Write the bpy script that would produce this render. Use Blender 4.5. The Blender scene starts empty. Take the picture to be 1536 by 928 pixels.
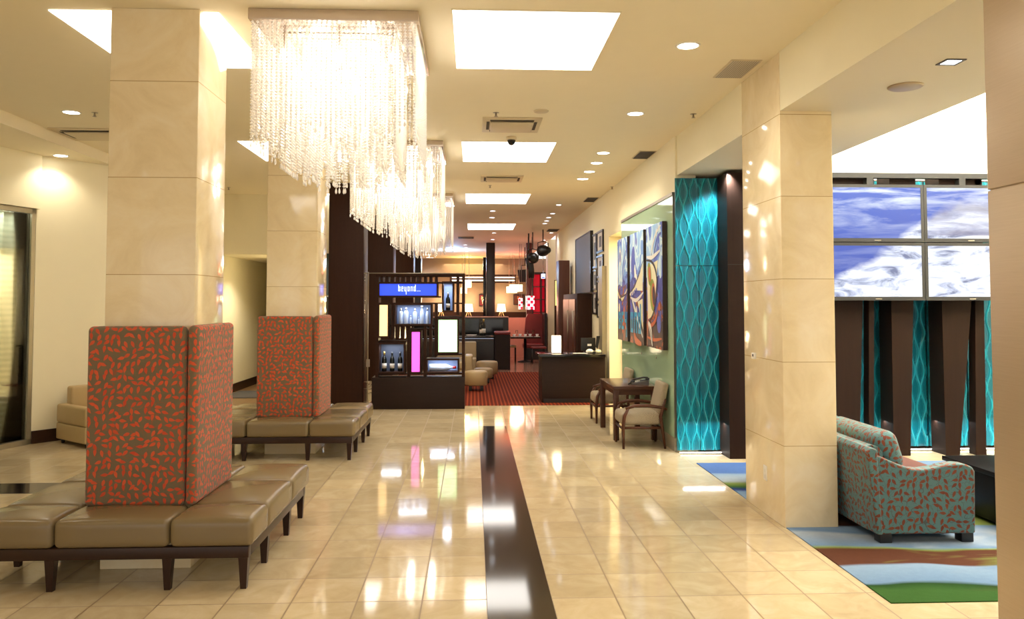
import bpy, bmesh, math, random
from mathutils import Vector, Matrix
random.seed(7)
S = bpy.context.scene
COL = S.collection
PI = math.pi

# ------------------------------------------------------------------ camera
F, CX, CY, H = 1200.0, 768.0, 404.0, 1.65
PITCH = math.atan(50/1200); YAW = math.atan(58*math.cos(PITCH)/1200)
FWD = Vector((math.sin(YAW)*math.cos(PITCH), math.cos(YAW)*math.cos(PITCH), math.sin(PITCH)))
RGT = Vector((math.cos(YAW), -math.sin(YAW), 0)); UP = RGT.cross(FWD)
cam_d = bpy.data.cameras.new('camera'); cam = bpy.data.objects.new('camera', cam_d); COL.objects.link(cam)
M = Matrix((RGT, UP, -FWD)).transposed().to_4x4(); M.translation = Vector((0, 0, H)); cam.matrix_world = M
cam_d.sensor_width = 36; cam_d.lens = F/1536*36; cam_d.shift_y = -60/1536; cam_d.clip_end = 200; cam_d.clip_start = .05
S.camera = cam

def ray(x, y): return FWD*F + RGT*(x-CX) - UP*(y-CY)
def atZ(x, y, z=0.0):
    r = ray(x, y); return Vector((0, 0, H)) + r*((z-H)/r.z)
def atY(x, y, Y):
    r = ray(x, y); return Vector((0, 0, H)) + r*(Y/r.y)
def atX(x, y, X):
    r = ray(x, y); return Vector((0, 0, H)) + r*(X/r.x)

# ------------------------------------------------------------------ materials
def lin(c):
    return c/12.92 if c <= .04045 else ((c+.055)/1.055)**2.4
def rgb(r, g, b): return (lin(r/255), lin(g/255), lin(b/255), 1)
class NT:
    def __init__(s, name):
        s.m = bpy.data.materials.new(name); s.m.use_nodes = True
        s.t = s.m.node_tree; s.b = s.t.nodes['Principled BSDF']; s.o = s.t.nodes['Material Output']
    def n(s, kind, ins=None, **kw):
        nd = s.t.nodes.new('ShaderNode'+kind)
        for k, v in kw.items(): setattr(nd, k, v)
        for k, v in (ins or {}).items(): s.set(nd.inputs[k], v)
        return nd
    def set(s, sock, v):
        if isinstance(v, bpy.types.NodeSocket): s.t.links.new(v, sock)
        else: sock.default_value = v
    def math(s, op, a, b=0.0, c=0.0):
        nd = s.t.nodes.new('ShaderNodeMath'); nd.operation = op
        s.set(nd.inputs[0], a); s.set(nd.inputs[1], b)
        if len(nd.inputs) > 2: s.set(nd.inputs[2], c)
        return nd.outputs[0]
    def mix(s, f, a, b, mode='MIX'):
        nd = s.t.nodes.new('ShaderNodeMix'); nd.data_type = 'RGBA'; nd.blend_type = mode
        s.set(nd.inputs[0], f); s.set(nd.inputs[6], a); s.set(nd.inputs[7], b)
        return nd.outputs[2]
    def ramp(s, f, stops, interp='LINEAR'):
        nd = s.t.nodes.new('ShaderNodeValToRGB'); cr = nd.color_ramp; cr.interpolation = interp
        while len(cr.elements) < len(stops): cr.elements.new(.5)
        for e, (p, c) in zip(cr.elements, stops): e.position = p; e.color = c
        s.set(nd.inputs[0], f); return nd.outputs[0]
    def pos(s): return s.n('NewGeometry').outputs['Position']
    def obj(s): return s.n('TexCoord').outputs['Object']
    def uv(s): return s.n('TexCoord').outputs['UV']
    def xyz(s, v):
        nd = s.n('SeparateXYZ', {0: v}); return nd.outputs[0], nd.outputs[1], nd.outputs[2]
    def map(s, v, sc=(1, 1, 1), loc=(0, 0, 0), rot=(0, 0, 0)):
        return s.n('Mapping', {'Vector': v, 'Scale': sc, 'Location': loc, 'Rotation': rot}).outputs[0]
    def noise(s, v, scale, detail=3.0, rough=.5, dist=0.0):
        return s.n('TexNoise', {'Vector': v, 'Scale': scale, 'Detail': detail, 'Roughness': rough, 'Distortion': dist}).outputs[0]
    def bump(s, h, strength=.3, dist=.01):
        s.set(s.b.inputs['Normal'], s.n('Bump', {'Height': h, 'Strength': strength, 'Distance': dist}).outputs[0])
    def fin(s, col=None, rough=None, metal=None, spec=None, coat=None):
        B = s.b.inputs
        if col is not None: s.set(B['Base Color'], col)
        if rough is not None: s.set(B['Roughness'], rough)
        if metal is not None: B['Metallic'].default_value = metal
        if spec is not None: B['Specular IOR Level'].default_value = spec
        if coat is not None: B['Coat Weight'].default_value = coat; B['Coat Roughness'].default_value = .05
        return s.m

def plain(name, c, rough=.5, metal=0, spec=.5, var=.05, scale=6):
    t = NT(name); n = t.noise(t.obj(), scale, 3)
    c2 = tuple(max(0, x*(1-var*3)) for x in c[:3])+(1,)
    return t.fin(t.mix(n, c2, c), rough, metal, spec)
def glow(name, c, strength):
    t = NT(name); t.fin(c, .5)
    t.b.inputs['Emission Color'].default_value = c; t.b.inputs['Emission Strength'].default_value = strength
    return t.m
def wood(name, c1, c2, rough=.35, axis=2, sc=14, spec=.3):
    t = NT(name); s = [1, 1, 1]; s[axis] = .06
    n = t.noise(t.map(t.obj(), tuple(s)), sc*2, 5, .6, .4)
    m = t.fin(t.mix(n, c1, c2), rough, 0, spec); t.bump(n, .08, .004); return m

def floor_mat():
    t = NT('cream_marble_tile'); x, y, z = t.xyz(t.pos())
    u = t.math('DIVIDE', t.math('ADD', x, .28), .36); v = t.math('DIVIDE', t.math('ADD', y, -.66), .387)
    fu, fv = t.math('FRACT', u), t.math('FRACT', v)
    gu = t.math('LESS_THAN', t.math('ABSOLUTE', t.math('SUBTRACT', fu, .5)), .488)
    gv = t.math('LESS_THAN', t.math('ABSOLUTE', t.math('SUBTRACT', fv, .5)), .489)
    grout = t.math('MULTIPLY', gu, gv)
    cu, cv = t.math('FLOOR', u), t.math('FLOOR', v)
    w = t.n('TexWhiteNoise', {0: t.n('CombineXYZ', {0: cu, 1: cv}).outputs[0]}, noise_dimensions='2D').outputs[0]
    off = t.n('CombineXYZ', {0: t.math('MULTIPLY', w, 17.0), 1: t.math('MULTIPLY', w, 9.0)}).outputs[0]
    p = t.n('VectorMath', {0: t.pos(), 1: off}, operation='ADD').outputs[0]
    n = t.noise(p, 4.0, 6, .62, 1.2)
    base = t.ramp(n, [(.25, rgb(196, 175, 138)), (.5, rgb(209, 189, 152)), (.75, rgb(219, 202, 168))])
    tint = t.ramp(w, [(0, (.82, .82, .81, 1)), (.5, (.94, .94, .94, 1)), (.9, (1, 1, 1, 1)), (.975, (1.05, 1.05, 1.05, 1)), (1, (1.13, 1.13, 1.12, 1))])
    c = t.mix(1.0, base, tint, 'MULTIPLY')
    c = t.mix(grout, rgb(140, 116, 82), c)
    r = t.math('SUBTRACT', .45, t.math('MULTIPLY', grout, .385))
    t.bump(grout, .12, .002)
    return t.fin(c, r, 0, .5)
def granite():
    t = NT('black_granite'); x, y, z = t.xyz(t.pos())
    fv = t.math('FRACT', t.math('DIVIDE', t.math('ADD', y, -.66), .387))
    g = t.math('LESS_THAN', t.math('ABSOLUTE', t.math('SUBTRACT', fv, .5)), .49)
    n = t.noise(t.pos(), 160, 3)
    c = t.mix(n, rgb(20, 17, 16), rgb(48, 40, 36))
    return t.fin(t.mix(g, rgb(12, 10, 9), c), .07, 0, .5)
def marble(name, ca, cb, cc, zoff=.02, step=.616, rough=.09):
    t = NT(name); x, y, z = t.xyz(t.pos())
    fz = t.math('FRACT', t.math('DIVIDE', t.math('ADD', z, zoff), step))
    g = t.math('LESS_THAN', t.math('ABSOLUTE', t.math('SUBTRACT', fz, .5)), .496)
    cell = t.math('FLOOR', t.math('DIVIDE', t.math('ADD', z, zoff), step))
    p = t.n('VectorMath', {0: t.pos(), 1: t.n('CombineXYZ', {0: t.math('MULTIPLY', cell, 3.7)}).outputs[0]}, operation='ADD').outputs[0]
    n = t.noise(p, 2.6, 7, .65, 1.5); n2 = t.noise(p, 11, 4, .6, 2.0)
    c = t.ramp(n, [(.28, ca), (.5, cb), (.74, cc)])
    vein = t.math('LESS_THAN', t.math('ABSOLUTE', t.math('SUBTRACT', n2, .5)), .012)
    c = t.mix(t.math('MULTIPLY', vein, .22), c, rgb(246, 226, 182))
    c = t.mix(g, rgb(188, 158, 110), c)
    return t.fin(c, rough, 0, .5)

def leaf_fabric(name, bg1, bg2, leaf1, leaf2, stem, cell=.05, rough=.75):
    t = NT(name); uv = t.uv()
    def layer(loc, rot, a, b):
        v = t.map(uv, (1/cell, 1/cell, 1), loc, (0, 0, rot))
        vo = t.n('TexVoronoi', {'Vector': v, 'Scale': 1.0, 'Randomness': .6}, voronoi_dimensions='2D')
        d = t.n('VectorMath', {0: v, 1: vo.outputs['Position']}, operation='SUBTRACT').outputs[0]
        r, g, bb = t.xyz(vo.outputs['Color'])
        # leaves mostly follow two branch directions, like sprigs
        ang = t.math('ADD', t.math('MULTIPLY', t.math('ROUND', t.math('MULTIPLY', r, 3.0)), .9), t.math('MULTIPLY', g, .9))
        rv = t.n('VectorRotate', {'Vector': d, 'Angle': ang}, rotation_type='Z_AXIS').outputs[0]
        lx, ly, lz = t.xyz(rv)
        q = t.math('DIVIDE', lx, a); q2 = t.math('MULTIPLY', q, q)
        w = t.math('MULTIPLY', t.math('SUBTRACT', 1.0, q2), b)
        w = t.math('MULTIPLY', w, t.math('ADD', 1.0, t.math('MULTIPLY', q, -.45)))
        m = t.math('GREATER_THAN', t.math('SUBTRACT', w, t.math('ABSOLUTE', ly)), 0.0)
        st = t.math('MULTIPLY', t.math('LESS_THAN', t.math('ABSOLUTE', t.math('SUBTRACT', ly, t.math('MULTIPLY', q2, .10))), .028), t.math('GREATER_THAN', lx, .1))
        return m, bb, st
    m1, c1, s1 = layer((0, 0, 0), 0, .55, .225); m3, c3, s3 = layer((9.1, 2.3, 0), 1.3, .40, .15)
    leafm = m1
    curve = t.noise(t.map(uv, (1, 1, 1)), 7.0, 1.0, .4)
    vine = t.math('LESS_THAN', t.math('ABSOLUTE', t.math('SUBTRACT', t.math('FRACT', t.math('MULTIPLY', curve, 7.0)), .5)), .03)
    vine = t.math('MAXIMUM', t.math('MAXIMUM', vine, s1), s3)
    weave = t.n('TexWave', {'Vector': uv, 'Scale': 180.0, 'Distortion': 0.0}).outputs[1]
    bg = t.mix(weave, bg1, bg2)
    c = t.mix(t.math('MULTIPLY', vine, .6), bg, stem)
    c = t.mix(leafm, c, t.mix(c1, leaf1, leaf2))
    t.bump(t.math('ADD', leafm, t.math('MULTIPLY', weave, .3)), .35, .003)
    m = t.fin(c, rough, 0, .35); t.b.inputs['Sheen Weight'].default_value = .15; return m
def weave_fabric(name, a, b):
    t = NT(name); uv = t.uv()
    v = t.n('TexVoronoi', {'Vector': t.map(uv, (160, 160, 1)), 'Scale': 1.0}, voronoi_dimensions='2D').outputs['Distance']
    c = t.ramp(v, [(.15, a), (.55, b)])
    t.bump(v, .3, .002); return t.fin(c, .85)
def carpet_wave():
    t = NT('wavy_wool_carpet'); x, y, z = t.xyz(t.pos())
    n = t.noise(t.map(t.pos(), (.45, 1.0, 1)), .9, 2, .5, .6)
    yy = t.math('ADD', t.math('ADD', y, t.math('MULTIPLY', t.math('SUBTRACT', n, .5), .75)), t.math('MULTIPLY', t.math('SINE', t.math('MULTIPLY', x, 2.1)), .07))
    f = t.math('FRACT', t.math('DIVIDE', t.math('MAXIMUM', t.math('SUBTRACT', yy, 4.30), .01), 3.95))
    G, G2 = rgb(54, 92, 38), rgb(32, 66, 24); BL, BL2 = rgb(108, 136, 168), rgb(130, 154, 180); BR = rgb(88, 52, 36)
    DB, W, OL, IND = rgb(74, 104, 160), rgb(164, 174, 184), rgb(128, 144, 72), rgb(30, 44, 110)
    st = [(0, G), (.05, G), (.078, G2), (.09, BL), (.16, BL2), (.168, BR), (.225, BR), (.232, OL), (.243, BL), (.32, W), (.338, BL), (.39, BL2), (.40, BR), (.50, BR),
          (.508, IND), (.525, OL), (.54, W), (.62, BL2), (.66, BL), (.68, IND), (.70, G), (.73, OL), (.76, W), (.84, BL2), (.86, DB), (1, DB)]
    nd = t.ramp(f, st, 'LINEAR')
    alt = {id(BR): OL, id(G): G, id(G2): BR, id(BL): W, id(BL2): BL, id(OL): G, id(W): BL2, id(IND): BR, id(DB): BL}
    nd2 = t.ramp(f, [(p_, alt[id(c_)]) for p_, c_ in st], 'LINEAR')
    sw = t.noise(t.map(t.pos(), (.7, 1.6, 1), (3.3, 1.7, 0)), 1.1, 3, .6, .8)
    sw = t.math('MINIMUM', t.math('MAXIMUM', t.math('MULTIPLY', t.math('SUBTRACT', t.math('ADD', sw, t.math('MULTIPLY', t.math('SUBTRACT', x, 3.1), .22)), .5), 6.0), 0.0), 1.0)
    nd = t.mix(sw, nd, nd2)
    fine = t.math('ADD', t.math('MULTIPLY', t.noise(t.pos(), 170, 2), .6), t.math('MULTIPLY', t.noise(t.pos(), 26, 4), .5))
    c = t.mix(t.math('MULTIPLY', fine, .7), nd, t.mix(1.0, nd, (.55, .55, .55, 1), 'MULTIPLY'))
    t.bump(fine, .5, .004); return t.fin(c, .95, 0, .1)
def carpet_stripe():
    t = NT('red_striped_carpet'); x, y, z = t.xyz(t.pos())
    f = t.math('FRACT', t.math('DIVIDE', x, .062))
    c = t.ramp(f, [(0, rgb(74, 24, 14)), (.3, rgb(116, 42, 24)), (.5, rgb(158, 78, 42)), (.6, rgb(114, 40, 22)), (1, rgb(66, 20, 12))])
    fine = t.noise(t.pos(), 120, 2); t.bump(fine, .4, .004)
    return t.fin(t.mix(t.math('MULTIPLY', fine, .3), c, rgb(70, 22, 12)), .95, 0, .1)
def tile2(name, a, b, sz=.6, rough=.12):
    t = NT(name); x, y, z = t.xyz(t.pos())
    fu, fv = t.math('FRACT', t.math('DIVIDE', x, sz)), t.math('FRACT', t.math('DIVIDE', y, sz))
    g = t.math('MULTIPLY', t.math('GREATER_THAN', fu, .012), t.math('GREATER_THAN', fv, .012))
    n = t.noise(t.pos(), 3, 5)
    return t.fin(t.mix(g, rgb(60, 40, 34), t.mix(n, a, b)), rough)
def screen_video():
    t = NT('snow_mountain_video'); x, y, z = t.xyz(t.pos())
    u = t.math('DIVIDE', t.math('SUBTRACT', x, 3.75), 2.25); v = t.math('DIVIDE', t.math('SUBTRACT', z, 1.69), 1.24)
    p = t.n('CombineXYZ', {0: u, 1: v}).outputs[0]
    st = t.noise(t.map(p, (1.6, 6.5, 1), rot=(0, 0, .32)), 1.5, 5, .62, .5)
    bl = t.noise(t.map(p, (2.6, 4.6, 1), rot=(0, 0, -.5)), 2.4, 5, .6, .8)
    wob = t.noise(p, 5.0, 4)
    ridge = t.ramp(u, [(0, (.13,)*3+(1,)), (.15, (.30,)*3+(1,)), (.32, (.46,)*3+(1,)), (.47, (.72,)*3+(1,)), (.56, (.80,)*3+(1,)), (.75, (.84,)*3+(1,)), (1, (.86,)*3+(1,))])
    d = t.math('ADD', t.math('SUBTRACT', ridge, v), t.math('MULTIPLY', t.math('SUBTRACT', wob, .5), .22))
    snow = t.math('MULTIPLY', t.math('ADD', d, .02), 14.0)
    snow = t.math('MINIMUM', t.math('MAXIMUM', snow, 0.0), 1.0)
    deep = t.mix(v, rgb(44, 70, 168), rgb(66, 104, 205))
    cl = t.math('MULTIPLY', t.math('SUBTRACT', st, .44), 3.2)
    cl = t.math('MULTIPLY', cl, t.math('MAXIMUM', t.math('MULTIPLY', t.math('SUBTRACT', v, .48), 3.4), .25))
    cl = t.math('MINIMUM', t.math('MAXIMUM', cl, 0.0), 1.0)
    sky = t.mix(cl, deep, rgb(225, 236, 252))
    sn = t.ramp(bl, [(.34, rgb(112, 122, 160)), (.44, rgb(196, 206, 232)), (.54, rgb(244, 248, 255))])
    rock = t.math('MULTIPLY', t.math('GREATER_THAN', v, .55), t.math('GREATER_THAN', u, .5))
    rk = t.ramp(st, [(.32, rgb(112, 112, 150)), (.48, rgb(160, 166, 200)), (.62, rgb(226, 232, 248))])
    sn = t.mix(t.math('MULTIPLY', rock, .8), sn, rk)
    c = t.mix(snow, sky, sn)
    t.fin((0.01, .01, .01, 1), .25); t.set(t.b.inputs['Emission Color'], c); t.b.inputs['Emission Strength'].default_value = .95
    return t.m
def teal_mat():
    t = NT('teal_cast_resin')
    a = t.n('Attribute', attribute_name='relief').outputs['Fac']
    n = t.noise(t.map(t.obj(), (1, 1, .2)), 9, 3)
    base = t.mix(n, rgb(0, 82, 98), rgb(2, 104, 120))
    c = t.mix(t.math('MULTIPLY', a, .75), base, rgb(36, 176, 192))  # paler ridges: grazing light on the relief put into the colour
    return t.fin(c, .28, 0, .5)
def brushed(name, a, b, rough=.38, metal=.35):
    t = NT(name); n = t.noise(t.map(t.obj(), (1, 1, 30)), 6, 4, .6)
    return t.fin(t.mix(n, a, b), rough, metal)
def curtain_mat():
    t = NT('sheer_grey_green_curtain'); x, y, z = t.xyz(t.obj())
    s = t.math('SINE', t.math('MULTIPLY', z, 95.0)); n = t.noise(t.map(t.obj(), (1, 1, 4)), 5, 3)
    c = t.mix(t.math('MULTIPLY', t.math('ADD', t.math('MULTIPLY', s, .3), n), .9), rgb(150, 160, 140), rgb(196, 202, 182))
    return t.fin(c, .8)
def canvas_mat(seed):
    t = NT('painted_canvas'); uv = t.obj(); x, y, z = t.xyz(uv)
    n = t.noise(t.map(uv, (1, 1, .6), (0, seed*3.1, 0)), 3.2, 2, .45, .9); n2 = t.noise(t.map(uv, (1, 1, 1), (0, seed*5.3, 1)), 5, 2, .45, 1.0)
    v = t.math('DIVIDE', z, 1.5)
    top = t.ramp(n, [(.3, rgb(150, 190, 230)), (.42, rgb(206, 228, 238)), (.5, rgb(120, 160, 220)), (.56, rgb(86, 104, 190)), (.66, rgb(240, 240, 226))], 'CONSTANT')
    mid = t.ramp(n2, [(.35, rgb(60, 66, 150)), (.47, rgb(84, 92, 180)), (.54, rgb(110, 60, 40)), (.62, rgb(190, 90, 40)), (.67, rgb(70, 40, 30))], 'CONSTANT')
    bot = t.ramp(n, [(.3, rgb(60, 34, 26)), (.5, rgb(84, 48, 34)), (.6, rgb(176, 84, 36)), (.68, rgb(64, 36, 28))], 'CONSTANT')
    k1 = t.math('GREATER_THAN', t.math('ADD', v, t.math('MULTIPLY', n2, .25)), .68); k2 = t.math('GREATER_THAN', t.math('ADD', v, t.math('MULTIPLY', n, .1)), .26)
    return t.fin(t.mix(k1, t.mix(k2, bot, mid), top), .5)
def glass_mat(name, c):
    t = NT(name); tp = t.n('BsdfTransparent', {'Color': c}); gl = t.n('BsdfGlossy', {'Color': (1, 1, 1, 1), 'Roughness': .02})
    fr = t.n('Fresnel', {'IOR': 1.45}); mx = t.n('MixShader', {0: fr.outputs[0], 1: tp.outputs[0], 2: gl.outputs[0]})
    t.t.links.new(mx.outputs[0], t.o.inputs[0]); return t.m
def crystal():
    t = NT('cut_crystal')
    tr = t.n('BsdfTranslucent', {'Color': (1, .98, .95, 1)}); df = t.n('BsdfDiffuse', {'Color': (.98, .96, .92, 1)})
    gl = t.n('BsdfGlossy', {'Color': (1, 1, 1, 1), 'Roughness': .05}); tp = t.n('BsdfTransparent', {'Color': (1, .98, .95, 1)})
    a = t.n('MixShader', {0: .5, 1: tr.outputs[0], 2: df.outputs[0]}); b = t.n('MixShader', {0: .35, 1: a.outputs[0], 2: gl.outputs[0]})
    c = t.n('MixShader', {0: .3, 1: b.outputs[0], 2: tp.outputs[0]})
    t.t.links.new(c.outputs[0], t.o.inputs[0]); return t.m
def checker(name, a, b, sz, e):
    t = NT(name); f = t.n('TexChecker', {'Vector': t.uv(), 'Scale': 1/sz, 'Color1': a, 'Color2': b}).outputs[0]
    t.fin(f, .4); t.set(t.b.inputs['Emission Color'], f); t.b.inputs['Emission Strength'].default_value = e; return t.m
def green_glow():
    t = NT('green_white_light_panel'); x, y, z = t.xyz(t.obj())
    r = t.math('SQRT', t.math('ADD', t.math('POWER', t.math('DIVIDE', x, .13), 2.0), t.math('POWER', t.math('DIVIDE', z, .24), 2.0)))
    c = t.ramp(r, [(.1, rgb(196, 246, 196)), (.8, rgb(236, 255, 232)), (1, rgb(200, 255, 190))])
    t.fin(c, .4); t.set(t.b.inputs['Emission Color'], c); t.b.inputs['Emission Strength'].default_value = 1.25; return t.m
def perforated():
    t = NT('perforated_grey_grille'); x, y, z = t.xyz(t.obj())
    fx, fy = t.math('SUBTRACT', t.math('FRACT', t.math('DIVIDE', x, .018)), .5), t.math('SUBTRACT', t.math('FRACT', t.math('DIVIDE', y, .018)), .5)
    h = t.math('LESS_THAN', t.math('ADD', t.math('MULTIPLY', fx, fx), t.math('MULTIPLY', fy, fy)), .09)
    return t.fin(t.mix(h, rgb(196, 186, 168), rgb(90, 80, 68)), .5)

Mt = dict(
 floor=floor_mat(), granite=granite(),
 marble=marble('cream_marble_column', rgb(229, 209, 168), rgb(238, 220, 182), rgb(245, 231, 200)),
 paint=plain('cream_wall_paint', rgb(241, 231, 197), .6, var=.01), ceil=plain('cream_ceiling_paint', rgb(245, 234, 206), .7, var=.01),
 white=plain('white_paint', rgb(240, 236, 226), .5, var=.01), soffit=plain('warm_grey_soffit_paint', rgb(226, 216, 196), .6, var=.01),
 base=wood('dark_wood_baseboard', rgb(40, 24, 17), rgb(62, 38, 26), .35, 0),
 wood=wood('dark_brown_veneer', rgb(38, 21, 13), rgb(58, 33, 21), .5, spec=.15), woodh=wood('dark_brown_veneer_flat', rgb(30, 19, 15), rgb(44, 29, 23), .45, 0, spec=.2),
 table_wood=wood('brown_table_wood', rgb(66, 40, 27), rgb(90, 56, 38), .25, 0), bench_wood=wood('espresso_bench_wood', rgb(36, 20, 13), rgb(54, 32, 22), .3, 0), chair_wood=wood('walnut_chair_wood', rgb(66, 34, 20), rgb(92, 52, 32), .3),
 redwood=wood('reddish_brown_veneer', rgb(70, 38, 27), rgb(96, 56, 40), .35),
 leather=plain('taupe_leather', rgb(122, 104, 72), .27, spec=.5, var=.03), tan=plain('tan_leather', rgb(186, 160, 112), .45, var=.03),
 bar_leather=plain('beige_leather', rgb(168, 146, 110), .4, var=.03),
 leaf=leaf_fabric('orange_leaf_fabric', rgb(108, 92, 66), rgb(124, 107, 80), rgb(200, 70, 36), rgb(214, 90, 50), rgb(160, 78, 46), .042),
 leaf2=leaf_fabric('teal_leaf_fabric', rgb(74, 112, 114), rgb(90, 128, 128), rgb(108, 48, 26), rgb(126, 62, 34), rgb(64, 46, 38), .046),
 woven=weave_fabric('oatmeal_woven_fabric', rgb(196, 180, 152), rgb(120, 106, 86)),
 carpet=carpet_wave(), stripe=carpet_stripe(), rtile=tile2('brown_restaurant_tile', rgb(150, 106, 88), rgb(176, 130, 108)),
 hallfloor=wood('brown_hall_floor', rgb(120, 92, 60), rgb(150, 118, 80), .3, 1), mat=plain('grey_door_mat', rgb(90, 86, 84), .9),
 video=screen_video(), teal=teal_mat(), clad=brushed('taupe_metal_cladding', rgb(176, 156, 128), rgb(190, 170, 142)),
 curtain=curtain_mat(), black=plain('black_plastic', rgb(20, 19, 19), .4), blackgloss=plain('black_gloss', rgb(14, 11, 11), .12), tabletop=plain('black_satin_lacquer', rgb(13, 10, 10), .3, spec=.15),
 dark=plain('near_black_lacquer', rgb(30, 24, 24), .3), bezel=plain('graphite_bezel', rgb(50, 49, 48), .45, 0, .3), silver=plain('silver_metal', rgb(190, 188, 184), .25, .9),
 steel=plain('brushed_steel', rgb(170, 160, 144), .3, .8), chrome=plain('polished_nickel', rgb(210, 196, 184), .15, .7, var=.02),
 greenglass=plain('pale_green_back_painted_glass', rgb(170, 198, 166), .06, var=.01), greybase=plain('grey_stone_skirting', rgb(166, 156, 136), .3),
 glass=glass_mat('clear_glass', (.92, .96, .94, 1)), darkglass=plain('dark_green_glass', rgb(60, 74, 62), .08), frame=plain('aluminium_frame', rgb(176, 166, 140), .35, .5),
 sky=glow('skylight_diffuser', (1, .96, .89, 1), 4.6), dl=glow('downlight_lens', (1, .95, .84, 1), 12.0), dlc=glow('cool_downlight_lens', (.88, .94, 1, 1), 7.0),
 bulb=glow('chandelier_bulb', (1, .93, .8, 1), 16.0), crystal=crystal(),
 cove=glow('cove_strip', (1, .9, .74, 1), 1.8), baredge=glow('bar_edge_strip', (.62, .72, .9, 1), .5), blue=glow('blue_sign_panel', rgb(40, 72, 236), 1.0), amber=glow('amber_panel', rgb(255, 214, 150), 1.15),
 magenta=glow('magenta_panel', rgb(240, 96, 216), 1.1), greenlit=green_glow(), lettering=glow('white_sign_lettering', rgb(214, 226, 255), 1.2),
 casewhite=glow('lit_case_back', rgb(110, 126, 160), .28), caseblue=glow('dim_lit_case_back', rgb(60, 66, 80), .16), lamp=glow('warm_lamp_shade', (1, .86, .62, 1), 1.7), lantern=glow('lantern_paper', (1, .88, .66, 1), 1.25),
 redglow=glow('red_lit_shelf_back', rgb(200, 10, 36), .45), redcheck=checker('red_white_lamp_shade', rgb(255, 244, 236), rgb(206, 16, 56), .085, 1.3), exitlit=glow('lit_exit_sign', rgb(214, 226, 255), 1.5),
 strip=glow('floor_light_strip', (1, .97, .9, 1), 6.0), yellow=glow('yellow_lit_panel', rgb(240, 224, 130), 1.0),
 perf=perforated(), slot=plain('dark_vent_slot', rgb(52, 40, 28), .7), vent=plain('painted_vent', rgb(214, 198, 166), .5),
 bottleglass=plain('frosted_bottle_glass', rgb(196, 212, 240), .12), winebottle=plain('dark_wine_glass', rgb(14, 18, 16), .08), label=plain('paper_label', rgb(220, 214, 206), .7), foil=plain('gold_foil', rgb(176, 150, 80), .35, .6), redfoil=plain('red_foil', rgb(170, 24, 30), .35),
 winered=plain('wine_red_leather', rgb(110, 30, 30), .4), pink=plain('pink_plaster', rgb(196, 140, 122), .6), brownwall=plain('warm_taupe_plaster', rgb(150, 126, 104), .7),  # pink: even plaster colour of booth wall, ledge and back bar edge
 fins=wood('dark_fin_veneer', rgb(30, 18, 13), rgb(46, 29, 21), .5, spec=.12), paper=plain('white_paper', rgb(236, 232, 224), .6), grey=plain('grey_panel', rgb(92, 86, 84), .5), kiosk=plain('olive_grey_kiosk', rgb(96, 90, 70), .45), red=plain('red_plastic', rgb(214, 48, 38), .4),
 canv=[canvas_mat(1), canvas_mat(2), canvas_mat(3)], gold=plain('olive_green_paint', rgb(150, 160, 40), .5), orange=plain('orange_paint', rgb(206, 98, 40), .5), cyan=plain('cyan_paint', rgb(36, 160, 206), .5), cream=plain('cream_paint_stroke', rgb(240, 232, 190), .5), darkpaint=plain('dark_paint_stroke', rgb(50, 30, 28), .5), violet=plain('violet_paint', rgb(90, 100, 190), .5),
)

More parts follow.
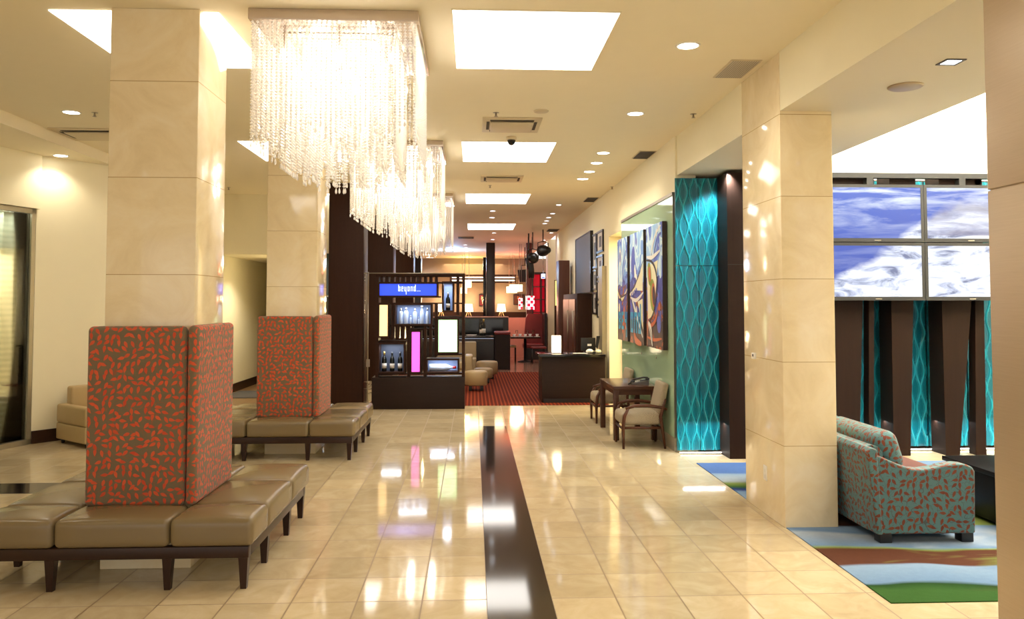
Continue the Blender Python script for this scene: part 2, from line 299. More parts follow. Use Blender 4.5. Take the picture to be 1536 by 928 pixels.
# ------------------------------------------------------------------ mesh builder
class MB:
    def __init__(s): s.v = []; s.f = []; s.mi = []; s.sm = []
    def add(s, vs, fs, mi=0, smooth=False):
        o = len(s.v); s.v += [tuple(v) for v in vs]
        for f in fs: s.f.append(tuple(i+o for i in f)); s.mi.append(mi); s.sm.append(smooth)
        return s
    def box(s, x0, x1, y0, y1, z0, z1, r=0, mi=0, crown=0.0, n=0):
        x0, x1 = min(x0, x1), max(x0, x1); y0, y1 = min(y0, y1), max(y0, y1); z0, z1 = min(z0, z1), max(z0, z1)
        if r <= 0:
            return s.add([(x, y, z) for x in (x0, x1) for y in (y0, y1) for z in (z0, z1)],
                         [(0, 1, 3, 2), (4, 6, 7, 5), (0, 4, 5, 1), (2, 3, 7, 6), (0, 2, 6, 4), (1, 5, 7, 3)], mi)
        c = ((x0+x1)/2, (y0+y1)/2, (z0+z1)/2); h = ((x1-x0)/2, (y1-y0)/2, (z1-z0)/2); r = min(r, *h)*.999
        def ticks(hh):
            e = [r*k for k in ((0, .29, .62, 1) if (crown or r > .015) else (0, .45, 1))]
            a = [-hh+k for k in e]; b = [hh-k for k in reversed(e)]
            mid = [a[-1]+(b[0]-a[-1])*k/(n+1) for k in range(1, n+1)]
            return a+mid+b
        T = [ticks(k) for k in h]
        def rnd(p):
            q = [max(-(h[i]-r), min(h[i]-r, p[i])) for i in range(3)]
            d = [p[i]-q[i] for i in range(3)]; L = math.sqrt(sum(k*k for k in d)) or 1
            # a box edge point lies further than r from the core: pull it back to r
            w = [q[i]+d[i]/L*r for i in range(3)]
            if crown and w[2] > 0: w[2] += crown*max(0, 1-(w[0]/h[0])**2)**.7*max(0, 1-(w[1]/h[1])**2)**.7*(w[2]/h[2])
            return (c[0]+w[0], c[1]+w[1], c[2]+w[2])
        for ax in range(3):
            u, v = (ax+1) % 3, (ax+2) % 3
            for sg in (-1, 1):
                vs = []; fs = []
                for a in T[u]:
                    for b in T[v]:
                        p = [0, 0, 0]; p[ax] = sg*h[ax]; p[u] = a; p[v] = b; vs.append(rnd(p))
                nv = len(T[v])
                for i in range(len(T[u])-1):
                    for j in range(nv-1):
                        q = (i*nv+j, (i+1)*nv+j, (i+1)*nv+j+1, i*nv+j+1); fs.append(q if sg > 0 else q[::-1])
                s.add(vs, fs, mi, True)
        return s
    def prism(s, poly, axis, a, b, mi=0, smooth=False):
        # poly in the two axes after dropping AXIS; order (x,y)/(x,z)/(y,z)
        def P(p, k):
            return {0: (k, p[0], p[1]), 1: (p[0], k, p[1]), 2: (p[0], p[1], k)}[axis]
        n = len(poly); vs = [P(p, a) for p in poly]+[P(p, b) for p in poly]
        s.add(vs, [tuple(range(n))[::-1], tuple(range(n, 2*n))], mi)
        return s.add(vs, [(i, (i+1) % n, n+(i+1) % n, n+i) for i in range(n)], mi, smooth)
    def hexa(s, bot, top, mi=0):   # two quads of four 3-D points
        return s.add(list(bot)+list(top), [(3, 2, 1, 0), (4, 5, 6, 7)]+[(i, (i+1) % 4, 4+(i+1) % 4, 4+i) for i in range(4)], mi)
    def lathe(s, prof, c=(0, 0, 0), n=20, mi=0, axis=2, smooth=True, cap=True):
        vs = []; fs = []
        for r, z in prof:
            for k in range(n):
                a = 2*PI*k/n; p = (r*math.cos(a), r*math.sin(a), z)
                if axis == 0: p = (p[2], p[0], p[1])
                if axis == 1: p = (p[0], p[2], p[1])
                vs.append((c[0]+p[0], c[1]+p[1], c[2]+p[2]))
        for i in range(len(prof)-1):
            for k in range(n): fs.append((i*n+k, i*n+(k+1) % n, (i+1)*n+(k+1) % n, (i+1)*n+k))
        if cap and prof[0][0] > 1e-6: fs.append(tuple(range(n))[::-1])
        if cap and prof[-1][0] > 1e-6: fs.append(tuple((len(prof)-1)*n+k for k in range(n)))
        return s.add(vs, fs, mi, smooth)
    def tube(s, path, r, n=8, mi=0):
        path = [Vector(p) for p in path]; vs = []; fs = []; m = len(path)
        for i, p in enumerate(path):
            d = (path[min(i+1, m-1)]-path[max(i-1, 0)]).normalized()
            a = d.orthogonal().normalized() if i == 0 else (a-d*a.dot(d)).normalized()
            b = d.cross(a); rr = r[i] if isinstance(r, (list, tuple)) else r
            for k in range(n): t = 2*PI*k/n; vs.append(p+a*math.cos(t)*rr+b*math.sin(t)*rr)
        for i in range(m-1):
            for k in range(n): fs.append((i*n+k, i*n+(k+1) % n, (i+1)*n+(k+1) % n, (i+1)*n+k))
        fs += [tuple(range(n))[::-1], tuple((m-1)*n+k for k in range(n))]
        return s.add(vs, fs, mi, n > 4)
    def build(s, name, mats, parent=None, loc=None, uv=True):
        me = bpy.data.meshes.new(name); me.from_pydata(s.v, [], s.f)
        mats = mats if isinstance(mats, list) else [mats]
        for m in mats: me.materials.append(m)
        for p, i, sm in zip(me.polygons, s.mi, s.sm): p.material_index = i; p.use_smooth = sm
        bm = bmesh.new(); bm.from_mesh(me); bmesh.ops.remove_doubles(bm, verts=bm.verts, dist=1e-5); bmesh.ops.recalc_face_normals(bm, faces=bm.faces)
        if uv:
            L = bm.loops.layers.uv.new('UVMap')
            for f in bm.faces:
                n = f.normal; ax = max(range(3), key=lambda k: abs(n[k]))
                for l in f.loops:
                    c = l.vert.co; l[L].uv = ((c.y+.37, c.z), (c.x, c.z), (c.x, c.y))[ax]
        bm.to_mesh(me); bm.free()
        o = bpy.data.objects.new(name, me); COL.objects.link(o)
        if parent: o.parent = parent
        if loc: o.location = loc
        return o
def tag(o, label=None, cat=None, group=None, kind=None):
    if label: o['label'] = label
    if cat: o['category'] = cat
    if group: o['group'] = group
    if kind: o['kind'] = kind
    return o
def thing(name, label, cat, loc=(0, 0, 0), rz=0, group=None):
    o = bpy.data.objects.new(name, None); COL.objects.link(o); o.location = loc; o.rotation_euler.z = rz; o.empty_display_size = .1
    return tag(o, label, cat, group)
def struct(name, mb, m): return tag(mb.build(name, m), kind='structure')
def copy_tree(o, parent=None):
    c = o.copy(); COL.objects.link(c)
    if parent: c.parent = parent
    for ch in list(o.children): copy_tree(ch, c)
    return c
def bx(*a, **k): return MB().box(*a, **k)
LM = 2.0
def light(kind, name, loc, energy, color=(1, .90, .74), parent=None, size=.1, spot=None, rot=None, blend=.6, size_y=None):
    d = bpy.data.lights.new(name, kind); d.energy = energy*LM; d.color = color
    if kind == 'AREA':
        d.size = size
        if size_y: d.shape = 'RECTANGLE'; d.size_y = size_y
    else: d.shadow_soft_size = size
    if kind == 'SPOT': d.spot_size = spot or 2.2; d.spot_blend = blend
    o = bpy.data.objects.new(name, d); COL.objects.link(o); o.location = loc
    if rot: o.rotation_euler = rot
    if parent: o.parent = parent
    return o
ORD = ['nearest', 'second', 'third', 'fourth', 'fifth', 'sixth', 'seventh', 'eighth', 'ninth', 'tenth', 'eleventh', 'twelfth']
CE = 3.53

# ================================================================== setting
struct('floor', bx(-8, 9, -7, 38, -.1, 0), Mt['floor'])
struct('trim_1', bx(.079, .44, -6.9, 10.8, 0, .0025), Mt['granite'])
struct('trim_2', bx(-6.6, -2.95, 7.2, 7.6, 0, .0025), Mt['granite'])
struct('ceiling', bx(-8, 2.29, -7, 38, CE, CE+.15), Mt['ceil'])
tag(bx(2.295, 7.6, 4.36, 8.2, 0, .006).build('lounge_carpet', Mt['carpet']), 'wavy carpet in blue, brown and green stripes beside the right pillar', 'carpet')
tag(bx(-1.7, 2.2, 12.93, 19.1, 0, .006).build('bar_carpet', Mt['stripe']), 'rust red striped carpet in front of the bar', 'carpet')
struct('floor_restaurant', bx(-6, 4, 19.12, 36, 0, .004), Mt['rtile'])
struct('floor_hall', bx(-4.42, -3.3, 13.15, 22, 0, .004), Mt['hallfloor'])
tag(bx(-4.35, -3.6, 14.1, 15.2, .004, .016, r=.005).build('door_mat', Mt['mat']), 'grey mat lying on the hallway floor', 'mat')

struct('ceiling_drop', bx(-8, -4.6, -7, 14, 3.40, CE), Mt['ceil'])
# right wall with corridor opening, and beam over the lounge
w = MB(); w.box(2.27, 2.5, 8.86, 12.02, 0, CE); w.box(2.27, 2.5, 12.02, 13.3, 2.76, CE); w.box(2.27, 2.5, 13.3, 22, 0, CE); w.box(2.5, 4.0, 13.25, 13.45, 0, CE)
w.box(2.5, 4.0, 12.02, 13.25, 2.76, 2.9)
struct('wall_right', w, Mt['paint'])
struct('wall_corridor', bx(3.95, 4.1, 9.4, 13.25, 0, CE), Mt['paint'])
struct('trim_3', bx(2.19, 2.268, 13.55, 13.9, 0, 2.28), Mt['frame'])
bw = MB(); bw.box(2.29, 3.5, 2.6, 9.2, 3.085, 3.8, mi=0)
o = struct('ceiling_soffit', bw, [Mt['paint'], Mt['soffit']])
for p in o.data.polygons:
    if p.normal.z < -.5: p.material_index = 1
lw = MB(); lw.box(2.5, 7.8, 8.95, 9.3, 0, 3.06); struct('wall_lounge', lw, Mt['wood'])
struct('wall_cove', bx(3.5, 7.8, 9.05, 9.3, 3.06, 3.9), Mt['white'])
struct('ceiling_lounge', bx(3.5, 7.8, -1, 9.3, 3.9, 4.0), Mt['white'])
struct('wall_lounge_side', bx(7.6, 7.8, -1, 9.3, 0, 3.9), Mt['paint'])
# right marble pillar
struct('column_right', bx(2.285, 2.684, 5.83, 6.67, 0, CE, r=.006), Mt['marble'])
cl = MB(); cl.box(2.29, 3.1, 2.4, 3.445, 0, 2.147, r=.004); cl.box(2.29, 3.1, 2.4, 3.445, 2.153, CE, r=.004); cl.box(2.297, 3.09, 2.41, 3.435, 2.14, 2.16)
struct('column_foreground', cl, Mt['clad'])
# left marble columns
CA = (-2.31, -1.755, 5.145, 5.715); CB = (-2.275, -1.725, 8.925, 9.49)
struct('column_left', bx(*CA, 0, CE, r=.006), Mt['marble']); struct('column_middle', bx(*CB, 0, CE, r=.006), Mt['marble'])
# left walls
A = Vector((-5.17, 9.7)); B = Vector((-4.42, 10.67)); W0 = Vector((-6.55, 5.3)); nrm = Vector((.97, -.24))
def wallpoly(pts, z0, z1, th=.15):
    mb = MB()
    for (p, q) in zip(pts[:-1], pts[1:]):
        d = (q-p).normalized(); nn = Vector((-d.y, d.x))*th
        mb.prism([tuple(p), tuple(q), tuple(q+nn), tuple(p+nn)], 2, z0, z1)
    return mb
struct('wall_left', wallpoly([A, B, Vector((-4.42, 14.0))], 0, CE), Mt['paint'])
hd = wallpoly([W0+Vector((.05, 0)), A+Vector((.05, 0))], 2.76, CE, .3); hd.prism([(-8, -7), (-7.8, -7), (-6.5, 5.3), (-6.75, 5.35)], 2, 0, CE)
struct('wall_left_front', hd, Mt['paint'])
bb = wallpoly([A+Vector((.012, -.012)), B+Vector((.012, -.012))], 0, .15, .012); struct('baseboard_left', bb, Mt['base'])
# window with frame, pane and curtain
d = (A-W0).normalized(); nl = Vector((-d.y, d.x))
wf = thing('window_1', None, None); tag(wf, kind='structure')
fr = MB(); 
for (p, q, z0, z1) in ((A-d*.06, A-d*.005, 0, 2.755), (W0, W0+d*.06, 0, 2.755), (W0+d*2.1, W0+d*2.16, 0, 2.755), (W0, A, 0, .06), (W0, A, 2.70, 2.755)):
    fr.prism([tuple(p), tuple(q), tuple(q+nl*.06), tuple(p+nl*.06)], 2, z0, z1)
fr.build('window_frame', Mt['frame'], wf)
MB().prism([tuple(W0+nl*.025), tuple(A-d*.06+nl*.025), tuple(A-d*.06+nl*.035), tuple(W0+nl*.035)], 2, .06, 2.70).build('pane', Mt['glass'], wf)
cv = MB(); N = 260; vs = []; fs = []
for i in range(N+1):
    s_ = i/N; p = W0+d*(s_*((A-W0).length+.16))+nl*(.32+.04*math.sin(i*.62)+.02*math.sin(i*.23+1))
    vs += [(p.x, p.y, .04), (p.x, p.y, 2.74)]
    if i: fs.append((2*i-2, 2*i, 2*i+1, 2*i-1))
cv.add(vs, fs, 0, True)
tag(cv.build('curtain', Mt['curtain']), 'sheer grey green curtain in folds behind the left window', 'curtain')
bk = MB(); bk.prism([tuple(W0+nl*.6), tuple(A+nl*.6+d*.4), tuple(A+nl*.7+d*.4), tuple(W0+nl*.7)], 2, 0, CE); bk.prism([tuple(A+nl*.17+d*.3), tuple(A+nl*.7+d*.3), tuple(A+nl*.7+d*.4), tuple(A+nl*.17+d*.4)], 2, 0, CE); bk.prism([tuple(W0), tuple(W0+nl*.7), tuple(W0+nl*.7-d*.1), tuple(W0-d*.1)], 2, 0, CE); bk.prism([tuple(W0+nl*.05), tuple(A+nl*.05), tuple(A+nl*.7+d*.3), tuple(W0+nl*.7)], 2, 2.77, 2.9)  # backing wall, with ends and lid added to block world light
struct('backing_light_block', bk, Mt['grey'])
wl = A-d*1.0+nl*.17
light('AREA', 'curtain_fill', (wl.x, wl.y, 2.72), 7, (1, .95, .85), None, .12, rot=(0, 0, math.atan2(d.y, d.x)-PI/2), size_y=2.0)  # added unseen light between pane and curtain, brightens the folds
# hallway
hw = MB(); hw.box(-4.6, -3.45, 14.0, 14.2, 2.49, CE); hw.box(-3.45, -2.0, 14.0, 14.2, 0, CE); struct('wall_back_left', hw, Mt['paint'])
hh = MB(); hh.box(-4.6, -4.42, 14.0, 22, 0, 2.6); hh.box(-3.45, -3.3, 14.2, 22, 0, 2.6); hh.box(-4.6, -3.3, 22, 22.2, 0, 2.6); struct('wall_hall', hh, Mt['paint'])
struct('ceiling_hall', bx(-4.42, -3.45, 14.2, 22, 2.49, 2.6), Mt['ceil'])
struct('baseboard_hall', bx(-4.42, -4.405, 13.2, 22, .004, .16), Mt['base'])
struct('trim_4', bx(-4.42, -4.40, 13.2, 13.95, .004, .16), Mt['base'])
# bar surroundings
struct('wall_far', bx(-6, 4, 36, 36.2, 0, CE), Mt['brownwall'])
struct('ceiling_bulkhead', bx(-6, 4, 34, 36, 2.80, CE), Mt['brownwall'])
struct('wall_bar_left', bx(-6.2, -6, 14.2, 36, 0, CE), Mt['brownwall'])
struct('wall_bar_right', bx(3.8, 4, 22, 36, 0, CE), Mt['brownwall'])
struct('wall_restaurant_corner', bx(2.5, 3.8, 22, 22.2, 0, CE), Mt['paint'])
struct('trim_5', bx(-6, 3.8, 35.8, 36, .98, 1.24), Mt['wood'])
struct('trim_6', bx(-6, 3.8, 35.0, 36, 0.004, .98), Mt['pink'])
pw = [('big dark brown pier beside the glowing bar display, nearest of its row', 12.6, 13.1, CE), ('dark brown pier just behind the first one, above the bar display', 17.2, 17.8, CE), ('third dark brown pier going back along the bar', 23.0, 23.6, CE), ('short black pier farthest back, lowest of its row', 26.4, 26.9, 3.2)]
for i, (lb, y0, y1, zt) in enumerate(pw):
    mb = bx(-2.26, -1.716, y0, y1, 0, zt, r=.01)
    o = mb.build('column_pier', Mt['wood'] if i < 3 else Mt['dark']); tag(o, kind='structure')
struct('column_post', bx(.40, .675, 25.0, 25.3, 0, CE, r=.01), Mt['dark'])
struct('column_slim', bx(.33, .43, 27.2, 27.4, 0, 3.2, r=.01), Mt['blackgloss'])
struct('column_cream', bx(2.20, 2.6, 23.6, 24.2, 0, CE), Mt['paint'])
struct('window_2', bx(-2.62, -2.30, 13.9, 13.98, 1.78, 2.5), Mt['darkglass'])

# ================================================================== ceiling fittings
def skylight(lb, x0, x1, y0, y1, notch=None, mt='sky'):
    t = thing('skylight_panel', lb, 'ceiling light', ((x0+x1)/2, (y0+y1)/2, CE-.001), 0, 'square luminous ceiling panels')
    a, b = (x1-x0)/2, (y1-y0)/2; cx, cy = (x0+x1)/2, (y0+y1)/2
    d_ = MB()
    if notch:
        n0, n1, m1 = notch[0]-.004-cx, notch[1]+.004-cx, notch[3]+.004-cy
        m0 = max(-b, notch[2]-.004-cy)
        d_.box(-a, n0, -b, b, -.006, 0); d_.box(n1, a, -b, b, -.006, 0); d_.box(n0, n1, m1, b, -.006, 0)
    else: d_.box(-a, a, -b, b, -.006, 0)
    d_.build('diffuser', Mt[mt], t)
    if not notch:
        f = MB(); f.box(-a-.008, -a, -b, b, -.008, 0); f.box(a, a+.008, -b, b, -.008, 0); f.box(-a-.008, a+.008, -b-.008, -b, -.008, 0); f.box(-a-.008, a+.008, b, b+.008, -.008, 0); f.build('frame', Mt['ceil'], t)
    return t
for i, (y0, y1) in enumerate(((5.06, 6.34), (9.25, 10.57), (13.70, 15.08), (18.92, 20.46))):
    skylight(['bright square ceiling panel nearest the camera, right of the big chandelier', 'second bright ceiling panel above the walkway, just past the dome camera', 'third bright ceiling panel going back along the walkway', 'farthest bright ceiling panel along the walkway, before the bar'][i], -.137, .945+.02*i, y0, y1)
skylight('bright ceiling panel wrapped round the head of the front left column', -2.728, -1.655, 5.2, 6.42, CA)
skylight('bright ceiling panel wrapped round the head of the second left column', -2.74, -1.66, 9.38, 10.66, CB)
skylight('bright ceiling panel on the left above the dark pier', -2.73, -1.66, 13.8, 15.12)
# added panels, unseen behind the camera, continue the grid as fill light
for y0 in (.9, -3.2):
    skylight('added fill light panel in the ceiling, unseen behind the viewpoint', -.137, .945, y0, y0+1.28)

def downlight(lb, p, r=.075, group='downlights', cool=False, energy=14, spot=2.3):
    t = thing('downlight', lb, 'downlight', p, 0, group)
    MB().lathe([(r, 0), (r+.016, 0), (r+.016, -.004), (r, -.007), (r, 0)], n=24, cap=False).build('trim_ring', Mt['white'], t)
    MB().lathe([(0.0001, -.0045), (r, -.0045), (r, 0), (.0001, 0)], n=24).build('lens', Mt['dlc' if cool else 'dl'], t)
    light('SPOT', 'lamp', (0, 0, -.02), energy, (1, .90, .73) if not cool else (.9, .93, 1), t, .05, spot)
    return t
for i, (x, y, r) in enumerate(((1032, 68, .075), (953, 170, .075), (905, 229, .075), (895, 244, .075), (884, 257, .075), (874, 268, .08))):
    p = atZ(x, y, CE); downlight('round ceiling downlight, %s from the camera in the right row' % ORD[i], p, r, 'downlights of the right row', energy=16)
downlight('round downlight on the left, near the black-slotted air unit', atZ(107, 168, CE), .075, energy=18)
downlight('round downlight close to the left wall above the window corner', atZ(91, 233, 3.40), .075, energy=11)
for y0 in (1.1, -.9, 4.6): downlight('left row downlight nearer the entrance, seen mirrored in the columns', Vector((-3.97, y0, CE)), .075, energy=18)
for i, (x, y) in enumerate(((739, 316), (738, 326), (741, 349), (739, 359))):
    downlight('small downlight %s beyond the third ceiling panel, on the walkway axis' % ['directly', 'second', 'third', 'fourth'][i], atZ(x, y, CE), .055, 'small axis downlights', True, 8)
for i, (x, y) in enumerate(((838, 307), (829, 320), (823, 326), (820, 331), (817, 335), (827, 349), (816, 360), (788, 381))):
    downlight('small bluish downlight over the reception desk side, %s from the camera' % ORD[i], atZ(x, y, CE), .05, 'small right-hand downlights', True, 9)
for i, (x, y) in enumerate(((630.5, 386), (640.6, 386), (644.5, 391), (648.5, 395.6), (698, 367), (699, 371), (700, 376.5))):
    downlight(['tiny downlight beside the short black pier', 'tiny downlight right of the one by the short black pier', 'tiny downlight in a slanting line above the bar display, third along', 'tiny downlight in a slanting line above the bar display, lowest', 'tiny downlight left of the tall post, topmost of three', 'tiny downlight left of the tall post, middle of three', 'tiny downlight left of the tall post, lowest of three'][i], atZ(x, y, CE) if y < 388 else Vector(tuple(atY(x, y, 33.4).xy)+(CE,)), .06, 'tiny bar downlights', True, 6)
downlight('downlight in the hallway ceiling behind the second left column', Vector((-3.62, 14.6, 2.49)), .06, energy=50)

def cassette(lb, x0, x1, y0, y1):
    cx, cy = (x0+x1)/2, (y0+y1)/2; a, b = (x1-x0)/2, (y1-y0)/2
    t = thing('air_cassette', lb, 'air conditioner', (cx, cy, CE), 0, 'ceiling air units')
    f = MB(); f.box(-a, a, -b, b, -.014, 0, r=.005); f.build('frame', Mt['vent'], t)
    MB().box(-a*.72, a*.72, -b*.60, b*.60, -.034, -.018, r=.006).build('intake_panel', Mt['vent'], t)
    for (p, q, r_, s_) in ((-a*.74, a*.74, b*.62, b*.80), (-a*.74, a*.74, -b*.80, -b*.62), (-a*.86, -a*.76, -b*.55, b*.55), (a*.76, a*.86, -b*.55, b*.55)):
        bx(p, q, r_, s_, -.0165, -.013).build('air_slot', Mt['slot'], t)
cassette('cream ceiling air unit just before the second bright panel', .09, .70, 8.03, 8.71)
cassette('farther cream ceiling air unit just before the third bright panel', .11, .74, 11.73, 12.34)
cassette('cream ceiling air unit on the far left, partly behind the column', -4.58, -3.75, 8.75, 9.38)
for lb, x0, x1, y0, y1, m in (('large perforated grey grille beside the right pillar', 1.99, 2.235, 6.025, 6.51, 'perf'), ('brown slatted grille in the right of the ceiling above the green panel', 2.05, 2.265, 9.74, 10.24, 'slot'), ('small grille in the ceiling above the gallery frames', 2.02, 2.24, 14.1, 14.7, 'vent'), ('thin slot diffuser left of the tall post in the bar ceiling', -.45, .02, 22.7, 23.3, 'vent'), ('thin slot grille beyond the last bright panel, right', 1.9, 2.2, 20.2, 20.9, 'vent')):
    t = thing('ceiling_grille', lb, 'vent', ((x0+x1)/2, (y0+y1)/2, CE)); a, b = (x1-x0)/2, (y1-y0)/2
    MB().box(-a, a, -b, b, -.008, 0, r=.003).build('frame', Mt['vent'], t)
    if m == 'perf': bx(-a+.012, a-.012, -b+.012, b-.012, -.0095, -.007).build('mesh_plate', Mt['perf'], t)
    else:
        bx(-a+.015, a-.015, -b+.015, b-.015, -.009, -.007).build('backing', Mt['slot'], t)
        for k in range(9):
            yy = -b+.03+(2*b-.06)*k/8; bx(-a+.015, a-.015, yy-.006, yy+.006, -.016, -.0085).build('slat', Mt['grey'], t)
def sprinkler(lb, p):
    t = thing('sprinkler', lb, 'sprinkler', Vector(p)+Vector((0, 0, .003)), 0, 'ceiling sprinklers')
    MB().lathe([(.0001, -.004), (.032, -.004), (.032, 0)], n=16).build('rosette', Mt['steel'], t)
    MB().lathe([(.008, 0), (.008, -.022), (.013, -.026), (.004, -.042)], n=10).build('body', Mt['steel'], t)
    MB().lathe([(.0001, -.044), (.02, -.042), (.02, -.040), (.0001, -.040)], n=12).build('deflector', Mt['steel'], t)
for lb, x, y in (('sprinkler head at the corner of the nearest cream air unit', 744, 169), ('sprinkler head near the top of the right wall', 1040, 171), ('sprinkler head on the left, next to the front column', 142, 169), ('sprinkler head below the farther cream air unit', 735, 278), ('sprinkler head at right, above the gallery wall', 918, 280), ('sprinkler head left of the second column', 343, 281)):
    sprinkler(lb, atZ(x, y, CE))
t = thing('dome_camera', 'brown dome security camera hanging before the second bright panel', 'camera', (.428, 9.0, CE+.003))
MB().lathe([(.06, 0), (.06, -.03), (.052, -.04)], n=24).build('housing', Mt['vent'], t)
MB().lathe([(.048, -.04), (.046, -.06), (.034, -.085), (.016, -.098), (.0001, -.1)], n=24).build('dome', Mt['blackgloss'], t)
tag(MB().lathe([(.0001, 0), (.075, 0), (.075, -.006), (.068, -.012), (.0001, -.012)], n=28).build('ceiling_speaker', Mt['vent'], loc=(.66, 7.75, CE)), 'round cream ceiling speaker beside the nearest air unit', 'speaker')
tag(MB().lathe([(.0001, 0), (.11, 0), (.11, -.006), (.10, -.012), (.0001, -.012)], n=28).build('ceiling_speaker', Mt['clad'], loc=(2.86, 5.12, 3.085)), 'round grey ceiling speaker in the soffit right of the pillar', 'speaker')
t = thing('square_downlight', 'square recessed spotlight in the soffit at upper right', 'downlight', (2.84, 4.58, 3.085))
f = MB(); 
for (a, b, c_, d_) in ((-.06, .06, -.06, -.045), (-.06, .06, .045, .06), (-.06, -.045, -.045, .045), (.045, .06, -.045, .045)): f.box(a, b, c_, d_, -.006, 0)
f.build('trim_ring', Mt['grey'], t); bx(-.045, .045, -.045, .045, -.003, 0).build('lens', Mt['dlc'], t); light('SPOT', 'lamp', (0, 0, -.02), 14, (.95, .95, 1), t, .04, 1.8)

# ================================================================== chandeliers
def strand_mesh(n, seed):
    mb = MB(); R = random.Random(seed); z = 0; st = .0205
    mb.tube([(0, 0, 0), (0, 0, -n*st)], .0012, 3)
    for k in range(n):
        c = -(k+.5)*st; r = .0108
        mb.lathe([(.0001, r), (r, .001), (r, -.001), (.0001, -r)], (0, 0, c), 6, smooth=False)
    c = -n*st
    mb.lathe([(.0001, 0), (.007, -.018), (.0085, -.036), (.0001, -.048)], (0, 0, c), 6, smooth=False)
    return mb
def bmesh_data(mb, name, m):
    o = mb.build(name, m, uv=False); me = o.data; bpy.data.objects.remove(o); return me
CW, CD = 1.085, 1.24
var0 = [bmesh_data(strand_mesh(n, n), 'strand', Mt['crystal']) for n in (31, 33, 35, 36, 38, 40)]
class Inst:  # many strands gathered into one mesh
    pass
def chandelier(lb, x0, y0):
    t = thing('chandelier', lb, 'chandelier', (x0+CW/2, y0+CD/2, CE), 0, 'crystal bead chandeliers')
    a, b = CW/2, CD/2
    MB().box(-a, a, -b, b, -.072, 0, r=.006).build('canopy', Mt['chrome'], t)
    R = random.Random(5)
    def ring(ins, sp):
        pts = []; A_, B_ = a-ins, b-ins
        nx, ny = int(2*A_/sp), int(2*B_/sp)
        for k in range(nx+1): pts.append((-A_+2*A_*k/nx, -B_))
        for k in range(1, ny+1): pts.append((A_, -B_+2*B_*k/ny))
        for k in range(1, nx+1): pts.append((A_-2*A_*k/nx, B_))
        for k in range(1, ny): pts.append((-A_, B_-2*B_*k/ny))
        return pts
    outer = ring(.025, .031)
    nx = int(2*(a-.025)/.031); ny = int(2*(b-.025)/.031)
    rest = []
    for i, (px, py) in enumerate(outer):
        me = R.choice(var0)
        if i < 100:
            o = bpy.data.objects.new('strand', me); COL.objects.link(o); o.parent = t; o.location = (px, py, -.072)
        else: rest.append((px, py, R.choice((31, 33, 35, 36, 38))))
    for ins, sp, ns in ((.17, .036, (36, 40, 43)), (.30, .042, (40, 44, 46)), (.43, .05, (42, 45, 47))):
        for (px, py) in ring(ins, sp): rest.append((px, py, R.choice(ns)))
    st = chandelier.stuff
    if st is None:
        mb = MB(); cache = {n: strand_mesh(n, n) for n in set(k[2] for k in rest)}
        for (px, py, n) in rest:
            s_ = cache[n]; mb.add([(v[0]+px, v[1]+py, v[2]-.072) for v in s_.v], s_.f)
        me = bpy.data.meshes.new('inner_strands'); me.from_pydata(mb.v, [], mb.f); me.materials.append(Mt['crystal']); chandelier.stuff = st = me
    o = bpy.data.objects.new('inner_strands', st); COL.objects.link(o); o.parent = t; o['kind'] = 'stuff'
    for ins in (.17, .30):
        f = MB(); A_, B_ = a-ins, b-ins
        for (p, q) in (((-A_, -B_), (A_, -B_)), ((A_, -B_), (A_, B_)), ((A_, B_), (-A_, B_)), ((-A_, B_), (-A_, -B_))): f.tube([(p[0], p[1], -.10), (q[0], q[1], -.10)], .008, 6)
        f.build('hanging_frame', Mt['chrome'], t)
    k = 0
    for px in (-.36, 0, .36):
        for py in (-.4, 0, .4):
            MB().lathe([(.0001, .045), (.018, .035), (.03, .01), (.03, -.01), (.018, -.03), (.0001, -.036)], n=12).build('bulb', Mt['bulb'], t, loc=(px, py, -.25))
            MB().tube([(px, py, -.072), (px, py, -.215)], .008, 6).build('socket', Mt['chrome'], t)
    for px in (-.18, .18):
        for py in (-.2, .2):
            for z in (-.20, -.45): light('POINT', 'lamp', (px, py, z), CHP, (1, .94, .86), t, .06)
    return t
chandelier.stuff = None
CHP = 3.4
chandelier('biggest and nearest square crystal chandelier, right of the front left column', -1.44, 5.10)
chandelier('middle square crystal chandelier, second along the ceiling', -1.44, 9.22)
chandelier('farthest square crystal chandelier, above the bar display', -1.44, 13.72)

